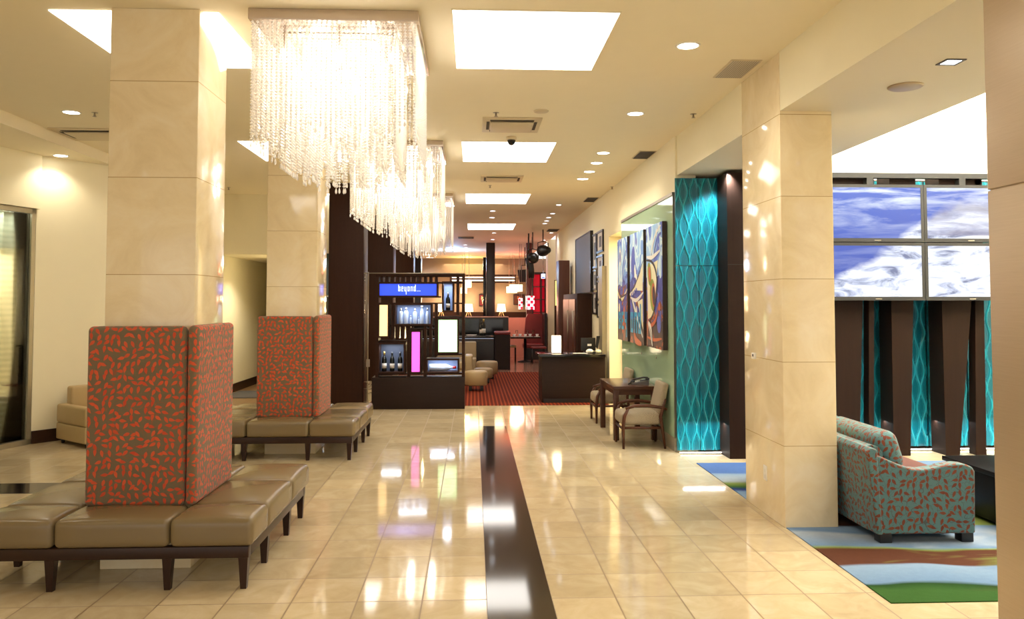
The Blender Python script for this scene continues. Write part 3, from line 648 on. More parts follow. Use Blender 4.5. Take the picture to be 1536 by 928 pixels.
# ================================================================== column benches
def bench(lb, dx, dy):
    t = thing('column_bench', lb, 'bench', (-2.065+dx, 5.53+dy, 0), 0, 'leather benches round the columns')
    ox, oy = -2.065, 5.53
    gx = [-2.885-ox, -2.395-ox, -1.745-ox, -1.265-ox]; gy = [4.735-oy, 5.11-oy, 5.765-oy, 6.34-oy]
    fr = MB()
    for (x0, x1, y0, y1) in ((gx[0]+.01, gx[3]-.03, gy[0]+.02, gy[0]+.075), (gx[0]+.01, gx[3]-.03, gy[3]-.075, gy[3]-.02), (gx[0]+.01, gx[0]+.065, gy[0]+.075, gy[3]-.075), (gx[3]-.085, gx[3]-.03, gy[0]+.075, gy[3]-.075)):
        fr.box(x0, x1, y0, y1, .178, .245, r=.004)
    fr.box(gx[1]-.1, gx[1]-.012, gy[0]+.075, gy[3]-.075, .19, .245); fr.box(gx[2]+.022, gx[2]+.1, gy[0]+.075, gy[3]-.075, .19, .245)
    fr.build('frame', Mt['bench_wood'], t)
    lx = [-2.885-ox+.035, -2.416-ox, -1.757-ox, -1.325-ox]; ly = [4.78-oy, 5.236-oy, 5.838-oy, 6.295-oy]
    for i in range(4):
        for j in range(4):
            if i in (1, 2) and j in (1, 2): continue
            x, y = lx[i], ly[j]; a, b = .027, .017
            MB().hexa([(x-b, y-b, 0), (x+b, y-b, 0), (x+b, y+b, 0), (x-b, y+b, 0)], [(x-a, y-a, .18), (x+a, y-a, .18), (x+a, y+a, .18), (x-a, y+a, .18)]).build('leg', Mt['bench_wood'], t)
    for i in range(3):
        for j in range(3):
            if i == 1 and j == 1: continue
            g = .002
            MB().box(gx[i]+g, gx[i+1]-g, gy[j]+g, gy[j+1]-g, .245, .405, r=.035, crown=.022, n=4).build('cushion', Mt['leather'], t)
    X0, X1, Y0, Y1 = -2.375-ox, -1.70-ox, 5.055-oy, 5.805-oy; th = .062; zb, zt = .405, 1.505; e = .012
    ps = [(X0, X1-.074, Y0, Y0+th), (X0, X1-.074, Y1-th, Y1)]
    for (a, b, c_, d_) in ps: MB().box(a, b, c_, d_, zb, zt, r=.0305, n=3).build('back_panel', Mt['leaf'], t)
    MB().box(X1-.068, X1, Y0-.004, Y1+.004, zb, zt+.006, r=.033, n=3).build('back_panel', Mt['leaf'], t)
    MB().box(X0, X0+th-e, Y0+th+.002, Y1-th-.002, zb, zt-.002, r=.025, n=3).build('back_panel', Mt['leaf'], t)
    return t
bench('taupe leather bench with orange leaf back panels round the front left column', 0, 0)
bench('farther taupe leather bench with orange leaf back panels round the second column', .025, 3.785)

# ================================================================== left armchair
t = thing('armchair', 'small tan leather armchair against the left wall behind the bench', 'armchair', (-4.42, 9.82, 0), math.radians(50))
MB().box(-.36, .36, -.36, .36, .05, .24, r=.02).build('base', Mt['tan'], t)
MB().box(-.25, .25, -.37, .22, .24, .36, r=.03, crown=.015, n=3).build('seat', Mt['tan'], t)
MB().box(-.36, -.25, -.37, .36, .24, .46, r=.03, n=2).build('armrest', Mt['tan'], t); MB().box(.25, .36, -.37, .36, .24, .46, r=.03, n=2).build('armrest', Mt['tan'], t)
MB().box(-.25, .25, .22, .36, .24, .66, r=.03, n=2).build('backrest', Mt['tan'], t)
for x in (-.3, .3):
    for y in (-.3, .3): MB().lathe([(.018, 0), (.024, .05)], (x, y, 0), 10).build('leg', Mt['black'], t)

# ================================================================== bar display screen
YS = 12.56
def sx(px): return -1.615+(px-553)*.010299
def sz(py): return (614-py)*.01049
t = thing('bar_display', 'dark wood slatted bar display with glowing panels and bottle niches', 'room divider', (0, YS, 0))
MB().box(sx(557), sx(697), 0, .36, .0, sz(567), r=.006).build('plinth', Mt['woodh'], t)
fr = MB()
fr.box(sx(562), sx(697), .02, .34, sz(417.5), sz(413), r=.003); fr.box(sx(562), sx(566.5), .02, .34, sz(567), sz(417.5)); fr.box(sx(692.5), sx(697), .02, .34, sz(567), sz(417.5))
fr.build('frame', Mt['wood'], t)
boxes = dict(sign=(568, 653.7, 428.5, 445.8), amber=(568, 580.4, 459.8, 506), clear=(592.5, 645, 460, 488.3), champ=(664.5, 678, 427, 468), green=(657, 685.5, 482, 530), mag=(616.8, 629, 500, 559), wine=(568, 604.7, 518, 559), horiz=(640.5, 686, 542, 559))
def blocked(px, y0, y1):
    for (a, b, c_, d_) in boxes.values():
        if a-4 < px < b+4 and y0 < d_+3 and y1 > c_-3: return True
    return False
rows = [(417.5, 425.5), (425.5, 448), (448, 457), (457, 475), (475, 491), (491, 510), (510, 537), (537, 561), (561, 567)]
nsl = 0
for k in range(15):
    px = 570.5+k*8.25
    run = None
    segs = []
    for (a, b) in rows:
        if not blocked(px, a+.5, b-.5):
            if run: run[1] = b
            else: run = [a, b]
        else:
            if run: segs.append(run)
            run = None
    if run: segs.append(run)
    for (a, b) in segs: bx(sx(px-2.1), sx(px+2.1), .05, .31, sz(b), sz(a)).build('slat', Mt['wood'], t)
ra = MB()
for (x0, x1, y) in ((566.5, 692.5, 426.5), (566.5, 660, 447.8), (566.5, 661.5, 457.5), (681, 692.5, 457.5), (566.5, 653, 491), (655, 692.5, 478), (655, 692.5, 534), (566.5, 612, 514), (566.5, 692.5, 562.5), (608, 655, 496)):
    ra.box(sx(x0), sx(x1), .07, .29, sz(y+1.1), sz(y-1.1))
ra.build('rail', Mt['wood'], t)
def panelbox(name, key, mat_, depth=.30, fw=2.4):
    x0, x1, y0, y1 = boxes[key]; f = MB()
    f.box(sx(x0-fw), sx(x0), -.005, depth, sz(y1+fw), sz(y0-fw)); f.box(sx(x1), sx(x1+fw), -.005, depth, sz(y1+fw), sz(y0-fw))
    f.box(sx(x0), sx(x1), -.005, depth, sz(y0), sz(y0-fw)); f.box(sx(x0), sx(x1), -.005, depth, sz(y1+fw), sz(y1))
    f.build(name+'_frame' if name != 'niche' else 'niche', Mt['wood'], t)
    return x0, x1, y0, y1
x0, x1, y0, y1 = panelbox('sign', 'sign', None); sg = bx(sx(x0), sx(x1), .02, .05, sz(y1), sz(y0)).build('sign_panel', Mt['blue'], t)
for key, m, nm in (('amber', 'amber', 'amber_light_panel'), ('mag', 'magenta', 'pink_light_panel')):
    x0, x1, y0, y1 = panelbox('light', key, None); bx(sx(x0), sx(x1), .02, .05, sz(y1), sz(y0)).build(nm, Mt[m], t)
x0, x1, y0, y1 = panelbox('light', 'green', None); xc, zc = (sx(x0)+sx(x1))/2, (sz(y0)+sz(y1))/2
bx(sx(x0)-xc, sx(x1)-xc, .02, .05, sz(y1)-zc, sz(y0)-zc).build('green_light_panel', Mt['greenlit'], t, loc=(xc, 0, zc))
for key, m in (('clear', 'casewhite'), ('champ', 'casewhite'), ('wine', 'caseblue'), ('horiz', 'casewhite')):
    x0, x1, y0, y1 = panelbox('niche', key, None)
    bx(sx(x0), sx(x1), .27, .30, sz(y1), sz(y0)).build('niche_back', Mt[m], t)
    light('AREA', 'lamp', ((sx(x0)+sx(x1))/2, .10, sz(y0)-.012), 1.2, (.78, .86, 1), t, max(.04, (sx(x1)-sx(x0))*.8), size_y=.12)
# lettering: thin strokes
GL = {'b': [[(0, 1.5), (0, 0), (.7, 0), (.7, 1), (0, 1)]], 'e': [[(.7, .5), (0, .5), (0, 0), (.7, 0)], [(.7, .5), (.7, 1), (0, 1), (0, .5)]], 'y': [[(0, 1), (0, 0), (.7, 0)], [(.7, 1), (.7, -.8)]], 'o': [[(0, 0), (.7, 0), (.7, 1), (0, 1), (0, 0)]],
      'n': [[(0, 0), (0, 1), (.7, 1), (.7, 0)]], 'd': [[(.7, 1.5), (.7, 0), (0, 0), (0, 1), (.7, 1)]], '.': [[(0, 0), (.12, 0)]]}
lt = MB(); lx_ = sx(596.5); hh_ = sz(433)-sz(439); wd = .031
for ch in 'beyond...':
    for st in GL[ch]:
        q_ = [(lx_+p[0]*wd, sz(439)+p[1]*hh_) for p in st]
        for (xa, za), (xb, zb_) in zip(q_[:-1], q_[1:]): lt.box(min(xa, xb)-.0038, max(xa, xb)+.0038, .008, .0195, min(za, zb_)-.0038, max(za, zb_)+.0038)
    lx_ += .048 if ch != '.' else .022
lt.build('lettering', Mt['lettering'], sg)

def bottle(lb, prof, px, py_base, scale, y, glass, lab=None, cap=None, grp=None, lay=False):
    base = Vector((sx(px), YS+y, sz(py_base)+.001))
    t = thing('bottle', lb, 'bottle', base, 0, grp)
    g = MB(); g.lathe([(r*scale, z*scale) for r, z in prof], n=16)
    l_ = MB(); c_ = MB(); ro = prof[2][0]*scale*1.02
    if lab: l_.lathe([(ro, lab[0]*scale), (ro, lab[1]*scale)], n=16)
    top = prof[-1][1]*scale; rn = prof[-1][0]*scale*1.25
    if cap: c_.lathe([(rn, top-.05*scale), (rn, top+.006), (.0001, top+.007)], n=12)
    def fin(m, nm, mt_):
        if not m.v: return
        if lay: m.v = [(z, yy, x+prof[2][0]*scale) for (x, yy, z) in m.v]
        m.build(nm, mt_, t)
    fin(g, 'glass', Mt[glass]); fin(l_, 'paper_label', Mt['label']); fin(c_, 'cap', Mt[cap] if cap else None)
    return t
WINE = [(.0001, 0), (.036, 0), (.038, .01), (.038, .19), (.030, .225), (.014, .245), (.013, .31)]
VOD = [(.0001, 0), (.04, 0), (.042, .01), (.042, .20), (.034, .23), (.015, .25), (.015, .29)]
TALL = [(.0001, 0), (.036, 0), (.037, .01), (.037, .19), (.026, .24), (.014, .27), (.013, .33)]
zs = 27/28.3
for px, pr_, sc, lb in ((599, VOD, .82, 'tall clear spirit bottle, leftmost in the upper lit niche'), (607, VOD, .86, 'clear spirit bottle second from left in the upper lit niche'), (614, VOD, .42, 'smallest clear bottle left of centre in the upper lit niche'), (620.5, VOD, .80, 'clear rounded bottle in the centre of the upper lit niche'), (626, VOD, .34, 'tiny clear bottle right of centre in the upper lit niche'), (631, TALL, .86, 'tallest clear bottle with pointed neck in the upper lit niche'), (639.5, TALL, .74, 'clear slim bottle rightmost in the upper lit niche')):
    bottle(lb, pr_, px, 488.3, sc, .15, 'bottleglass', None, 'silver', 'clear bottles in the upper niche')
for px, lb, cp in ((574.5, 'dark wine bottle with gold neck, left in the lower niche', 'foil'), (586.5, 'dark wine bottle in the middle of the lower niche', 'black'), (598.5, 'dark wine bottle right in the lower niche, before the pale strip', 'black')):
    bottle(lb, WINE, px, 559, .98 if px < 580 else .95, .12, 'winebottle', (.05, .13), cp, 'wine bottles in the lower niche')
bottle('dark champagne bottle standing in the narrow upper right niche', WINE, 671, 468, .88, .13, 'winebottle', (.05, .12), 'silver')
bottle('big pale bottle lying on its side in the lower right niche', [(.0001, 0), (.05, 0), (.055, .01), (.055, .26), (.03, .33), (.018, .35), (.017, .42)], 642.5, 559, 1.0, .14, 'bottleglass', None, 'redfoil', None, True)

t = thing('glass_door', 'clear glass door leaf with thin metal rods left of the bar display', 'door', (0, YS-.02, 0))
bx(sx(546), sx(551), .0, .012, sz(603), sz(411)).build('pane', Mt['glass'], t)
MB().tube([(sx(551.6), -.02, 0), (sx(551.6), -.02, sz(411))], .008, 8).build('rod', Mt['steel'], t)
MB().tube([(sx(545), -.02, sz(412.8)), (sx(697), -.02, sz(412.8))], .006, 8).build('rod', Mt['steel'], t)
for y in (573, 583, 602, 413): MB().tube([(sx(546), -.02, sz(y)), (sx(555), -.02, sz(y))], .005, 6).build('bracket', Mt['steel'], t)
bx(sx(549.5), sx(554.5), -.035, -.008, sz(551), sz(540)).build('latch', Mt['steel'], t)

# kiosk behind second bench
t = thing('kiosk', 'olive grey information kiosk half hidden behind the second bench', 'kiosk', (-2.42, 12.75, 0))
MB().box(-.17, .155, -.1, .12, .04, 1.74, r=.006).build('body', Mt['kiosk'], t)
MB().box(-.18, .165, -.13, .13, 0, .04, r=.004).build('base', Mt['silver'], t)
bx(-.18, .165, -.11, .13, 1.74, 1.752).build('top_cap', Mt['silver'], t)
bx(.03, .12, -.106, -.10, .86, 1.0).build('screen', Mt['black'], t)
MB().box(.0, .15, -.16, -.10, .80, .82, r=.004).build('shelf', Mt['silver'], t)
bx(.02, .10, -.104, -.10, 1.13, 1.17).build('red_marking', Mt['red'], t); bx(.0, .145, -.104, -.10, .385, .41).build('red_marking', Mt['red'], t)
sw = MB(); sw.prism([(.0, .41), (.10, .41), (.09, .46), (.055, .50), (.02, .51), (.0, .51)], 1, -.104, -.10); sw.build('white_marking', Mt['paper'], t)
lt = MB()
for z, w_ in ((.33, .06), (.275, .08), (.27, .02), (.225, .06), (.19, .05)):
    for k in range(4): lt.box(.03+k*w_/4, .03+k*w_/4+w_/5.5, -.104, -.10, z-.012, z+.016)
lt.build('lettering', Mt['paper'], t)

# ================================================================== right wall: green glass panel, paintings
t = thing('glass_wall_panel', 'pale green glass wall panel behind the three paintings', 'wall panel', (2.27, 0, 0))
bx(-.03, -.002, 8.87, 12.0, .15, 2.86).build('glass', Mt['greenglass'], t)
bx(-.04, -.001, 8.86, 12.0, 2.86, 2.895).build('top_channel', Mt['steel'], t); bx(-.034, -.001, 8.86, 8.868, .15, 2.86).build('edge_trim', Mt['steel'], t)
for (y, z) in ((11.45, .98), (9.75, .98), (10.6, .98)): MB().lathe([(.0001, -.034), (.016, -.034), (.016, -.03)], (0, y, z), 14, axis=0).build('standoff_cap', Mt['steel'], t)
struct('baseboard_right', bx(2.235, 2.27, 8.86, 12.0, 0, .148), Mt['greybase'])
def stroke(mb, pts, w, mi, n=14, x=-.0012):
    # flat brush stroke in the (y,z) plane through pts (Catmull-Rom)
    P_ = [Vector((0, p[0], p[1])) for p in pts]; out = []
    for i in range(len(P_)-1):
        p0, p1, p2, p3 = P_[max(i-1, 0)], P_[i], P_[i+1], P_[min(i+2, len(P_)-1)]
        for k in range(n if i < len(P_)-2 else n+1):
            u = k/n; out.append(.5*((2*p1)+(p2-p0)*u+(2*p0-5*p1+4*p2-p3)*u*u+(3*p1-p0-3*p2+p3)*u**3))
    vs = []; m = len(out)
    for i, p in enumerate(out):
        d = (out[min(i+1, m-1)]-out[max(i-1, 0)]).normalized(); nn = Vector((0, -d.z, d.y)); ww = w*(.35+.65*math.sin(PI*(i+.5)/m))/2
        vs += [(x, (p+nn*ww).y, (p+nn*ww).z), (x, (p-nn*ww).y, (p-nn*ww).z)]
    mb.add(vs, [(2*i, 2*i+1, 2*i+3, 2*i+2) for i in range(m-1)], mi)
def blob(mb, y, z, a, b, mi, x, rot=0):
    n = 24; vs = []
    for k in range(n):
        p, q = a*math.cos(2*PI*k/n), b*math.sin(2*PI*k/n); vs.append((x, y+p*math.cos(rot)-q*math.sin(rot), z+p*math.sin(rot)+q*math.cos(rot)))
    mb.add(vs, [tuple(range(n))], mi)
PM = [Mt['cream'], Mt['darkpaint'], Mt['gold'], Mt['orange'], Mt['cyan'], Mt['violet'], Mt['paper']]
BL = {'B': [(0, 0, 1, 5), (1, 0, 2, 1), (1, 2, 2, 3), (1, 4, 2, 5), (2, .4, 3, 2.3), (2, 2.7, 3, 4.6)], 'E': [(0, 0, 1, 5), (1, 0, 3, 1), (1, 2, 2.5, 3), (1, 4, 3, 5)], 'Y': [(0, 2, 1, 5), (2, -2, 3, 5), (1, 2, 2, 3)], 'O': [(0, 0, 1, 5), (2, 0, 3, 5), (1, 0, 2, 1), (1, 4, 2, 5)], 'N': [(0, 0, 1, 5), (1, 4, 2, 5), (2, 0, 3, 5)], 'D': [(0, 0, 1, 5), (2, 0, 3, 7), (1, 0, 2, 1), (1, 4, 2, 5)]}
def letters(mb, word, y0, z0, s_, mi, x):
    # seen from the room (looking +x) the reading direction runs toward -y
    for i, ch in enumerate(word):
        for (a, b, c_, d_) in BL[ch]:
            ya, yb = y0-(i*4+a)*s_, y0-(i*4+c_)*s_
            mb.add([(x, ya, z0+b*s_*.9), (x, yb, z0+b*s_*.9), (x, yb, z0+d_*s_*.9), (x, ya, z0+d_*s_*.9)], [(0, 1, 2, 3)], mi)
for i, (yn, yf, lb) in enumerate(((11.24, 12.02, 'leftmost abstract canvas in blue and brown with blue block letters at the foot'), (10.16, 11.06, 'middle abstract canvas with a white curved glass outline and block letters'), (9.13, 10.0, 'rightmost abstract canvas with two green olives'))):
    W_ = yf-yn-.02; Hh = 1.49; yc = (yn+yf)/2
    t = thing('painting', lb, 'painting', (2.237, yc, 1.105), 0, 'abstract canvases on the green panel')
    bx(-.058, -.004, -W_/2, W_/2, 0, Hh).build('canvas', Mt['canv'][i], t)
    MB().box(-.056, -.003, -W_/2-.012, -W_/2-.0005, 0, Hh).build('canvas_edge', Mt['darkpaint'], t)
    p = MB(); x = -.0592; u = lambda a: -W_/2+W_*(1-a)   # a: 0 left .. 1 right as seen
    X = lambda k: x-.0006*k
    if i == 0:
        stroke(p, [(u(0), .72), (u(.3), .60), (u(.6), .62), (u(1), .74)], .05, 0, x=X(1)); stroke(p, [(u(.05), .76), (u(.4), .64), (u(1), .68)], .03, 1, x=X(2)); stroke(p, [(u(.9), 1.3), (u(.6), 1.05), (u(.55), .8)], .05, 5, x=X(1))
        blob(p, u(.3), .52, .12, .10, 5, X(1)); blob(p, u(.2), .47, .05, .07, 0, X(2)); blob(p, u(.62), .30, .07, .22, 3, X(1), .4); blob(p, u(.3), 1.22, .09, .13, 6, X(1)); blob(p, u(.3), 1.22, .05, .08, 5, X(2))
        stroke(p, [(u(.75), .36), (u(.8), .22), (u(.95), .17)], .06, 3, x=X(3)); letters(p, 'BEY', u(.14), .16, .057, 4, X(5))
    elif i == 1:
        stroke(p, [(u(.0), .66), (u(.3), .70), (u(.7), .86), (u(1), 1.04)], .07, 0, x=X(2)); stroke(p, [(u(.0), .70), (u(.4), .78), (u(1), 1.09)], .025, 1, x=X(3)); p.add([(X(1), u(.15), .72), (X(1), u(.95), .70), (X(1), u(.98), 1.0), (X(1), u(.4), .78)], [(0, 1, 2, 3)], 0)
        stroke(p, [(u(.05), .62), (u(.5), .58), (u(1), .68)], .05, 6, x=X(3)); stroke(p, [(u(.15), .62), (u(.5), .38), (u(.95), .10)], .075, 6, x=X(4)); stroke(p, [(u(.1), .60), (u(.45), .36), (u(.9), .1)], .03, 1, x=X(5)); p.add([(X(2), u(.6), .56), (X(2), u(.95), .60), (X(2), u(.97), .2), (X(2), u(.9), .25)], [(0, 1, 2, 3)], 0)
        blob(p, u(.25), 1.12, .12, .20, 5, X(1), .3); blob(p, u(.5), 1.37, .05, .05, 5, X(2)); blob(p, u(.15), .45, .09, .13, 5, X(3)); blob(p, u(.5), .42, .05, .08, 6, X(3)); stroke(p, [(u(.3), .18), (u(.45), .05), (u(.85), .01)], .10, 3, x=X(3))
        for k in range(4): blob(p, u(.15+.12*k), .66+.02*k, .035, .025, 5, X(5))
        letters(p, 'OND', u(.06), .14, .062, 4, X(7))
    else:
        p.add([(X(1), u(.05), 1.0), (X(1), u(.75), 1.05), (X(1), u(.5), .4), (X(1), u(.1), .34)], [(0, 1, 2, 3)], 0)
        blob(p, u(.22), .90, .15, .10, 2, X(3), 1.2); blob(p, u(.24), .90, .10, .06, 3, X(4), 1.2); blob(p, u(.42), .64, .20, .15, 2, X(3), 1.3); blob(p, u(.48), .64, .15, .10, 3, X(4), 1.3); blob(p, u(.50), .63, .12, .07, 1, X(5), 1.3)
        stroke(p, [(u(.0), 1.08), (u(.35), 1.05), (u(.6), .95), (u(.7), .75), (u(.5), .45), (u(.2), .32)], .045, 1, x=X(6)); stroke(p, [(u(.05), 1.12), (u(.4), 1.1), (u(.9), 1.16)], .05, 6, x=X(5)); stroke(p, [(u(.3), 1.12), (u(.6), 1.35), (u(.95), 1.45)], .04, 6, x=X(4)); stroke(p, [(u(.5), 1.12), (u(.7), 1.3), (u(.95), 1.36)], .05, 5, x=X(3))
        stroke(p, [(u(.1), .32), (u(.25), .26), (u(.6), .34), (u(.75), .5)], .05, 3, x=X(6)); stroke(p, [(u(.12), .30), (u(.28), .22), (u(.4), .02)], .10, 6, x=X(7)); stroke(p, [(u(.2), .26), (u(.33), .16), (u(.44), .02)], .02, 1, x=X(8))
        blob(p, u(.8), .29, .10, .10, 5, X(2)); blob(p, u(.82), .5, .05, .05, 3, X(3)); stroke(p, [(u(.05), .12), (u(.5), .10), (u(.95), .13)], .04, 3, x=X(3)); blob(p, u(.78), .60, .06, .07, 5, X(2))
    p.build('painted_shapes', PM, t)

# side table, chairs, telephone
t = thing('side_table', 'dark wood side table between the two chairs by the green panel', 'table', (1.965, 10.13, 0))
MB().box(-.28, .25, -.53, .53, .60, .645, r=.004).build('tabletop', Mt['table_wood'], t)
ap = MB(); ap.box(-.25, .22, -.50, -.48, .54, .60); ap.box(-.25, .22, .48, .50, .54, .60); ap.box(-.26, -.24, -.48, .48, .54, .60); ap.box(.2, .22, -.48, .48, .54, .60); ap.build('apron', Mt['table_wood'], t)
for x in (-.245, .215):
    for y in (-.495, .495): MB().box(x-.032, x+.032, y-.032, y+.032, 0, .60, r=.003).build('leg', Mt['table_wood'], t)
t = thing('telephone', 'black desk telephone on the dark side table', 'telephone', (2.06, 9.86, .645), math.radians(-15))
MB().prism([(-.10, 0), (.11, 0), (.11, .055), (-.10, .015)], 1, -.09, .09).build('base', Mt['grey'], t)
hs = MB(); hs.tube([(-.09, -.055, .045), (-.05, -.055, .07), (.05, -.055, .09), (.10, -.055, .085)], [.012, .010, .010, .012], 8); hs.box(-.11, -.06, -.08, -.03, .025, .05, r=.01); hs.box(.07, .12, -.08, -.03, .06, .085, r=.01); hs.build('handset', Mt['black'], t)
MB().prism([(.0, .038), (.085, .054), (.085, .06), (.0, .044)], 1, 0, .075).build('display', Mt['black'], t)
kp = MB()
for i in range(3):
    for j in range(4): kp.box(-.08+j*.02, -.066+j*.02, .005+i*.025, .022+i*.025, .018+j*.004, .03+j*.004)
kp.build('keypad', Mt['paper'], t)
MB().tube([(-.1, -.055, .03), (-.14, -.06, .008), (-.12, .02, .006), (-.09, .07, .008)], .005, 6).build('cord', Mt['black'], t)

def chair(lb, loc, rz):
    # faces -x ; origin at floor centre
    t = thing('armchair', lb, 'chair', loc, rz, 'woven armchairs at the side table')
    MB().box(-.25, .22, -.215, .215, .26, .40, r=.045, crown=.02, n=3).build('seat', Mt['woven'], t)
    bk = MB(); bk.box(-.035, .035, -.215, .215, -.17, .20, r=.03, n=3); a = math.radians(13)
    bk.v = [(.235+x*math.cos(a)+z*math.sin(a), y, .54-x*math.sin(a)+z*math.cos(a)) for (x, y, z) in bk.v]; bk.build('backrest', Mt['woven'], t)
    W_ = Mt['chair_wood']
    for s_ in (-1, 1):
        y = s_*.238
        MB().tube([(-.225, y, 0), (-.228, y, .25), (-.215, y, .36), (-.17, y, .455)], [.015, .021, .021, .017], 8).build('leg', W_, t)
        MB().tube([(.25, y, 0), (.215, y, .25), (.20, y, .36), (.26, y, .56)], [.014, .02, .02, .013], 8).build('leg', W_, t)
        MB().tube([(-.20, y, .45), (-.10, y, .482), (.05, y, .485), (.22, y, .462), (.27, y, .44)], [.016, .02, .02, .018, .014], 8).build('armrest', W_, t)
        MB().tube([(-.225, y, .235), (.215, y, .235)], .015, 8).build('side_rail', W_, t)
    MB().tube([(-.225, -.238, .22), (-.225, .238, .22)], .014, 8).build('front_rail', W_, t); MB().tube([(.217, -.238, .22), (.217, .238, .22)], .014, 8).build('rear_rail', W_, t)
    return t
ch = chair('woven oatmeal armchair in front of the dark side table, nearer one', (1.925, 9.285, 0), 0)
c2 = copy_tree(ch); c2.location = (1.915, 11.2, 0); c2['label'] = 'woven oatmeal armchair half hidden behind the dark side table'

# ================================================================== teal panels, fins, TVs
def relief(X0, X1, Z0, Z1, Y, name, lb, seed, group):
    nx, nz = max(40, int((X1-X0)/.0050)), int((Z1-Z0)/.018); vs = []; fs = []; hs = []
    pt = .061
    def curve(k, z): return k*pt+0.0225*math.sin(2*PI*z/.40+k*PI+.5*math.sin(z*1.7+seed))+.008*math.sin(z*4.1+k*1.9+seed)
    def hgt(x, z):
        x -= X0; k0 = int(x/pt); h = 0
        ks = sorted(curve(k, z) for k in range(k0-2, k0+4))
        for a_, b_ in zip(ks[:-1], ks[1:]):
            if a_ <= x <= b_:
                g = max(b_-a_, 1e-4); d = min(x-a_, b_-x); h = math.exp(-(d/.0105)**2)
                if g > .045: h = max(h, .5*math.exp(-((d-.021)/.006)**2), .35*math.exp(-((d-.04)/.006)**2) if g > .08 else 0)
        return h
    for i in range(nx+1):
        for j in range(nz+1):
            x = X0+(X1-X0)*i/nx; z = Z0+(Z1-Z0)*j/nz; h = hgt(x, z); hs.append(h); vs.append((x-(X0+X1)/2, -.024*h-.012, z-Z0))
    n1 = nz+1
    for i in range(nx):
        for j in range(nz): fs.append((i*n1+j, (i+1)*n1+j, (i+1)*n1+j+1, i*n1+j+1))
    w, hh = (X1-X0)/2, Z1-Z0; o = len(vs)
    mb = MB(); mb.add(vs, fs, 0, True); mb.box(-w, w, -.0195, 0, 0, hh)
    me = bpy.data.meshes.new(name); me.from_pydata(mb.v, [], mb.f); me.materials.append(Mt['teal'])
    for p, s_ in zip(me.polygons, mb.sm): p.use_smooth = s_
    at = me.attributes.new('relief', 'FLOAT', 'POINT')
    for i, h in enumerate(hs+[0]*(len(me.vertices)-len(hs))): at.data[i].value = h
    ob = bpy.data.objects.new(name, me); COL.objects.link(ob); ob.location = ((X0+X1)/2, Y, Z0)
    return tag(ob, lb, 'wall panel', group)
YT = 8.80
TG = 'teal wave relief panels'
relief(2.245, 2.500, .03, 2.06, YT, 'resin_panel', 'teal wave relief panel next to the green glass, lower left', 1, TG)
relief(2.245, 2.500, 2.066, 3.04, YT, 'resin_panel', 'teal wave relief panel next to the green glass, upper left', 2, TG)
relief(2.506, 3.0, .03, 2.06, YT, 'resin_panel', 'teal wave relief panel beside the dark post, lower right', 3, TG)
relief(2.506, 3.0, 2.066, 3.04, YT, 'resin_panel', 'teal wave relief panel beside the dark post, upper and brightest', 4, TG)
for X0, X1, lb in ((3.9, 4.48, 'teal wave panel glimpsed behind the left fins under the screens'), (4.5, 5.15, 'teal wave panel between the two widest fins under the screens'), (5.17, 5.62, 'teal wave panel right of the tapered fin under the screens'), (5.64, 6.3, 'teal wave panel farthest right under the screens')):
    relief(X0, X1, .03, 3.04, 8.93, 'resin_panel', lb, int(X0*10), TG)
def fin(lb, bl, br, tl, tr, y0, y1, z1=3.05, seam=None):
    t = thing('wall_fin', lb, 'wall panel', ((bl+br)/2, y0, 0), 0, 'dark tapered wall fins'); c = (bl+br)/2
    MB().hexa([(bl-c, 0, 0), (br-c, 0, 0), (br-c, y1-y0, 0), (bl-c, y1-y0, 0)], [(tl-c, 0, z1), (tr-c, 0, z1), (tr-c, y1-y0, z1), (tl-c, y1-y0, z1)]).build('blade', Mt['fins'], t)
    if seam: bx(bl-c-.001, br-c+.001, -.001, .002, seam-.003, seam+.003).build('seam', Mt['black'], t)
YF = 8.5
def fx(px): return atY(px, 560, YF).x
fin('dark brown fin beside the teal panel left of the pillar', 2.715, 3.1, 2.715, 3.1, 8.42, 8.755, seam=2.06)
def ext(pxb, pxt):   # px at floor (680) and at y=455, extended to z=3.05
    xb, xt = atY(pxb, 680, YF).x, atY(pxt, 455, YF).x; return xb, xb+(xt-xb)*3.05/1.645
def fpair(lb, b0, b1, t0, t1, dep=.27):
    a, A_ = ext(b0, t0); b, B_ = ext(b1, t1); fin(lb, a, b, A_, B_, YF, YF+dep)
fpair('widest dark fin directly right of the pillar, behind the sofa', 1200, 1289, 1200, 1294, .2)
fpair('thin dark fin behind the sofa cushions', 1303.5, 1311, 1303.5, 1311, .12)
fpair('wide dark fin tapering to its foot, second from the right pillar', 1341, 1366, 1337, 1370)
fpair('dark fin tapering sharply downward near the coffee table', 1419, 1440, 1413, 1457)
fpair('narrow dark fin near the foreground column', 1464, 1480, 1463, 1476, .12)
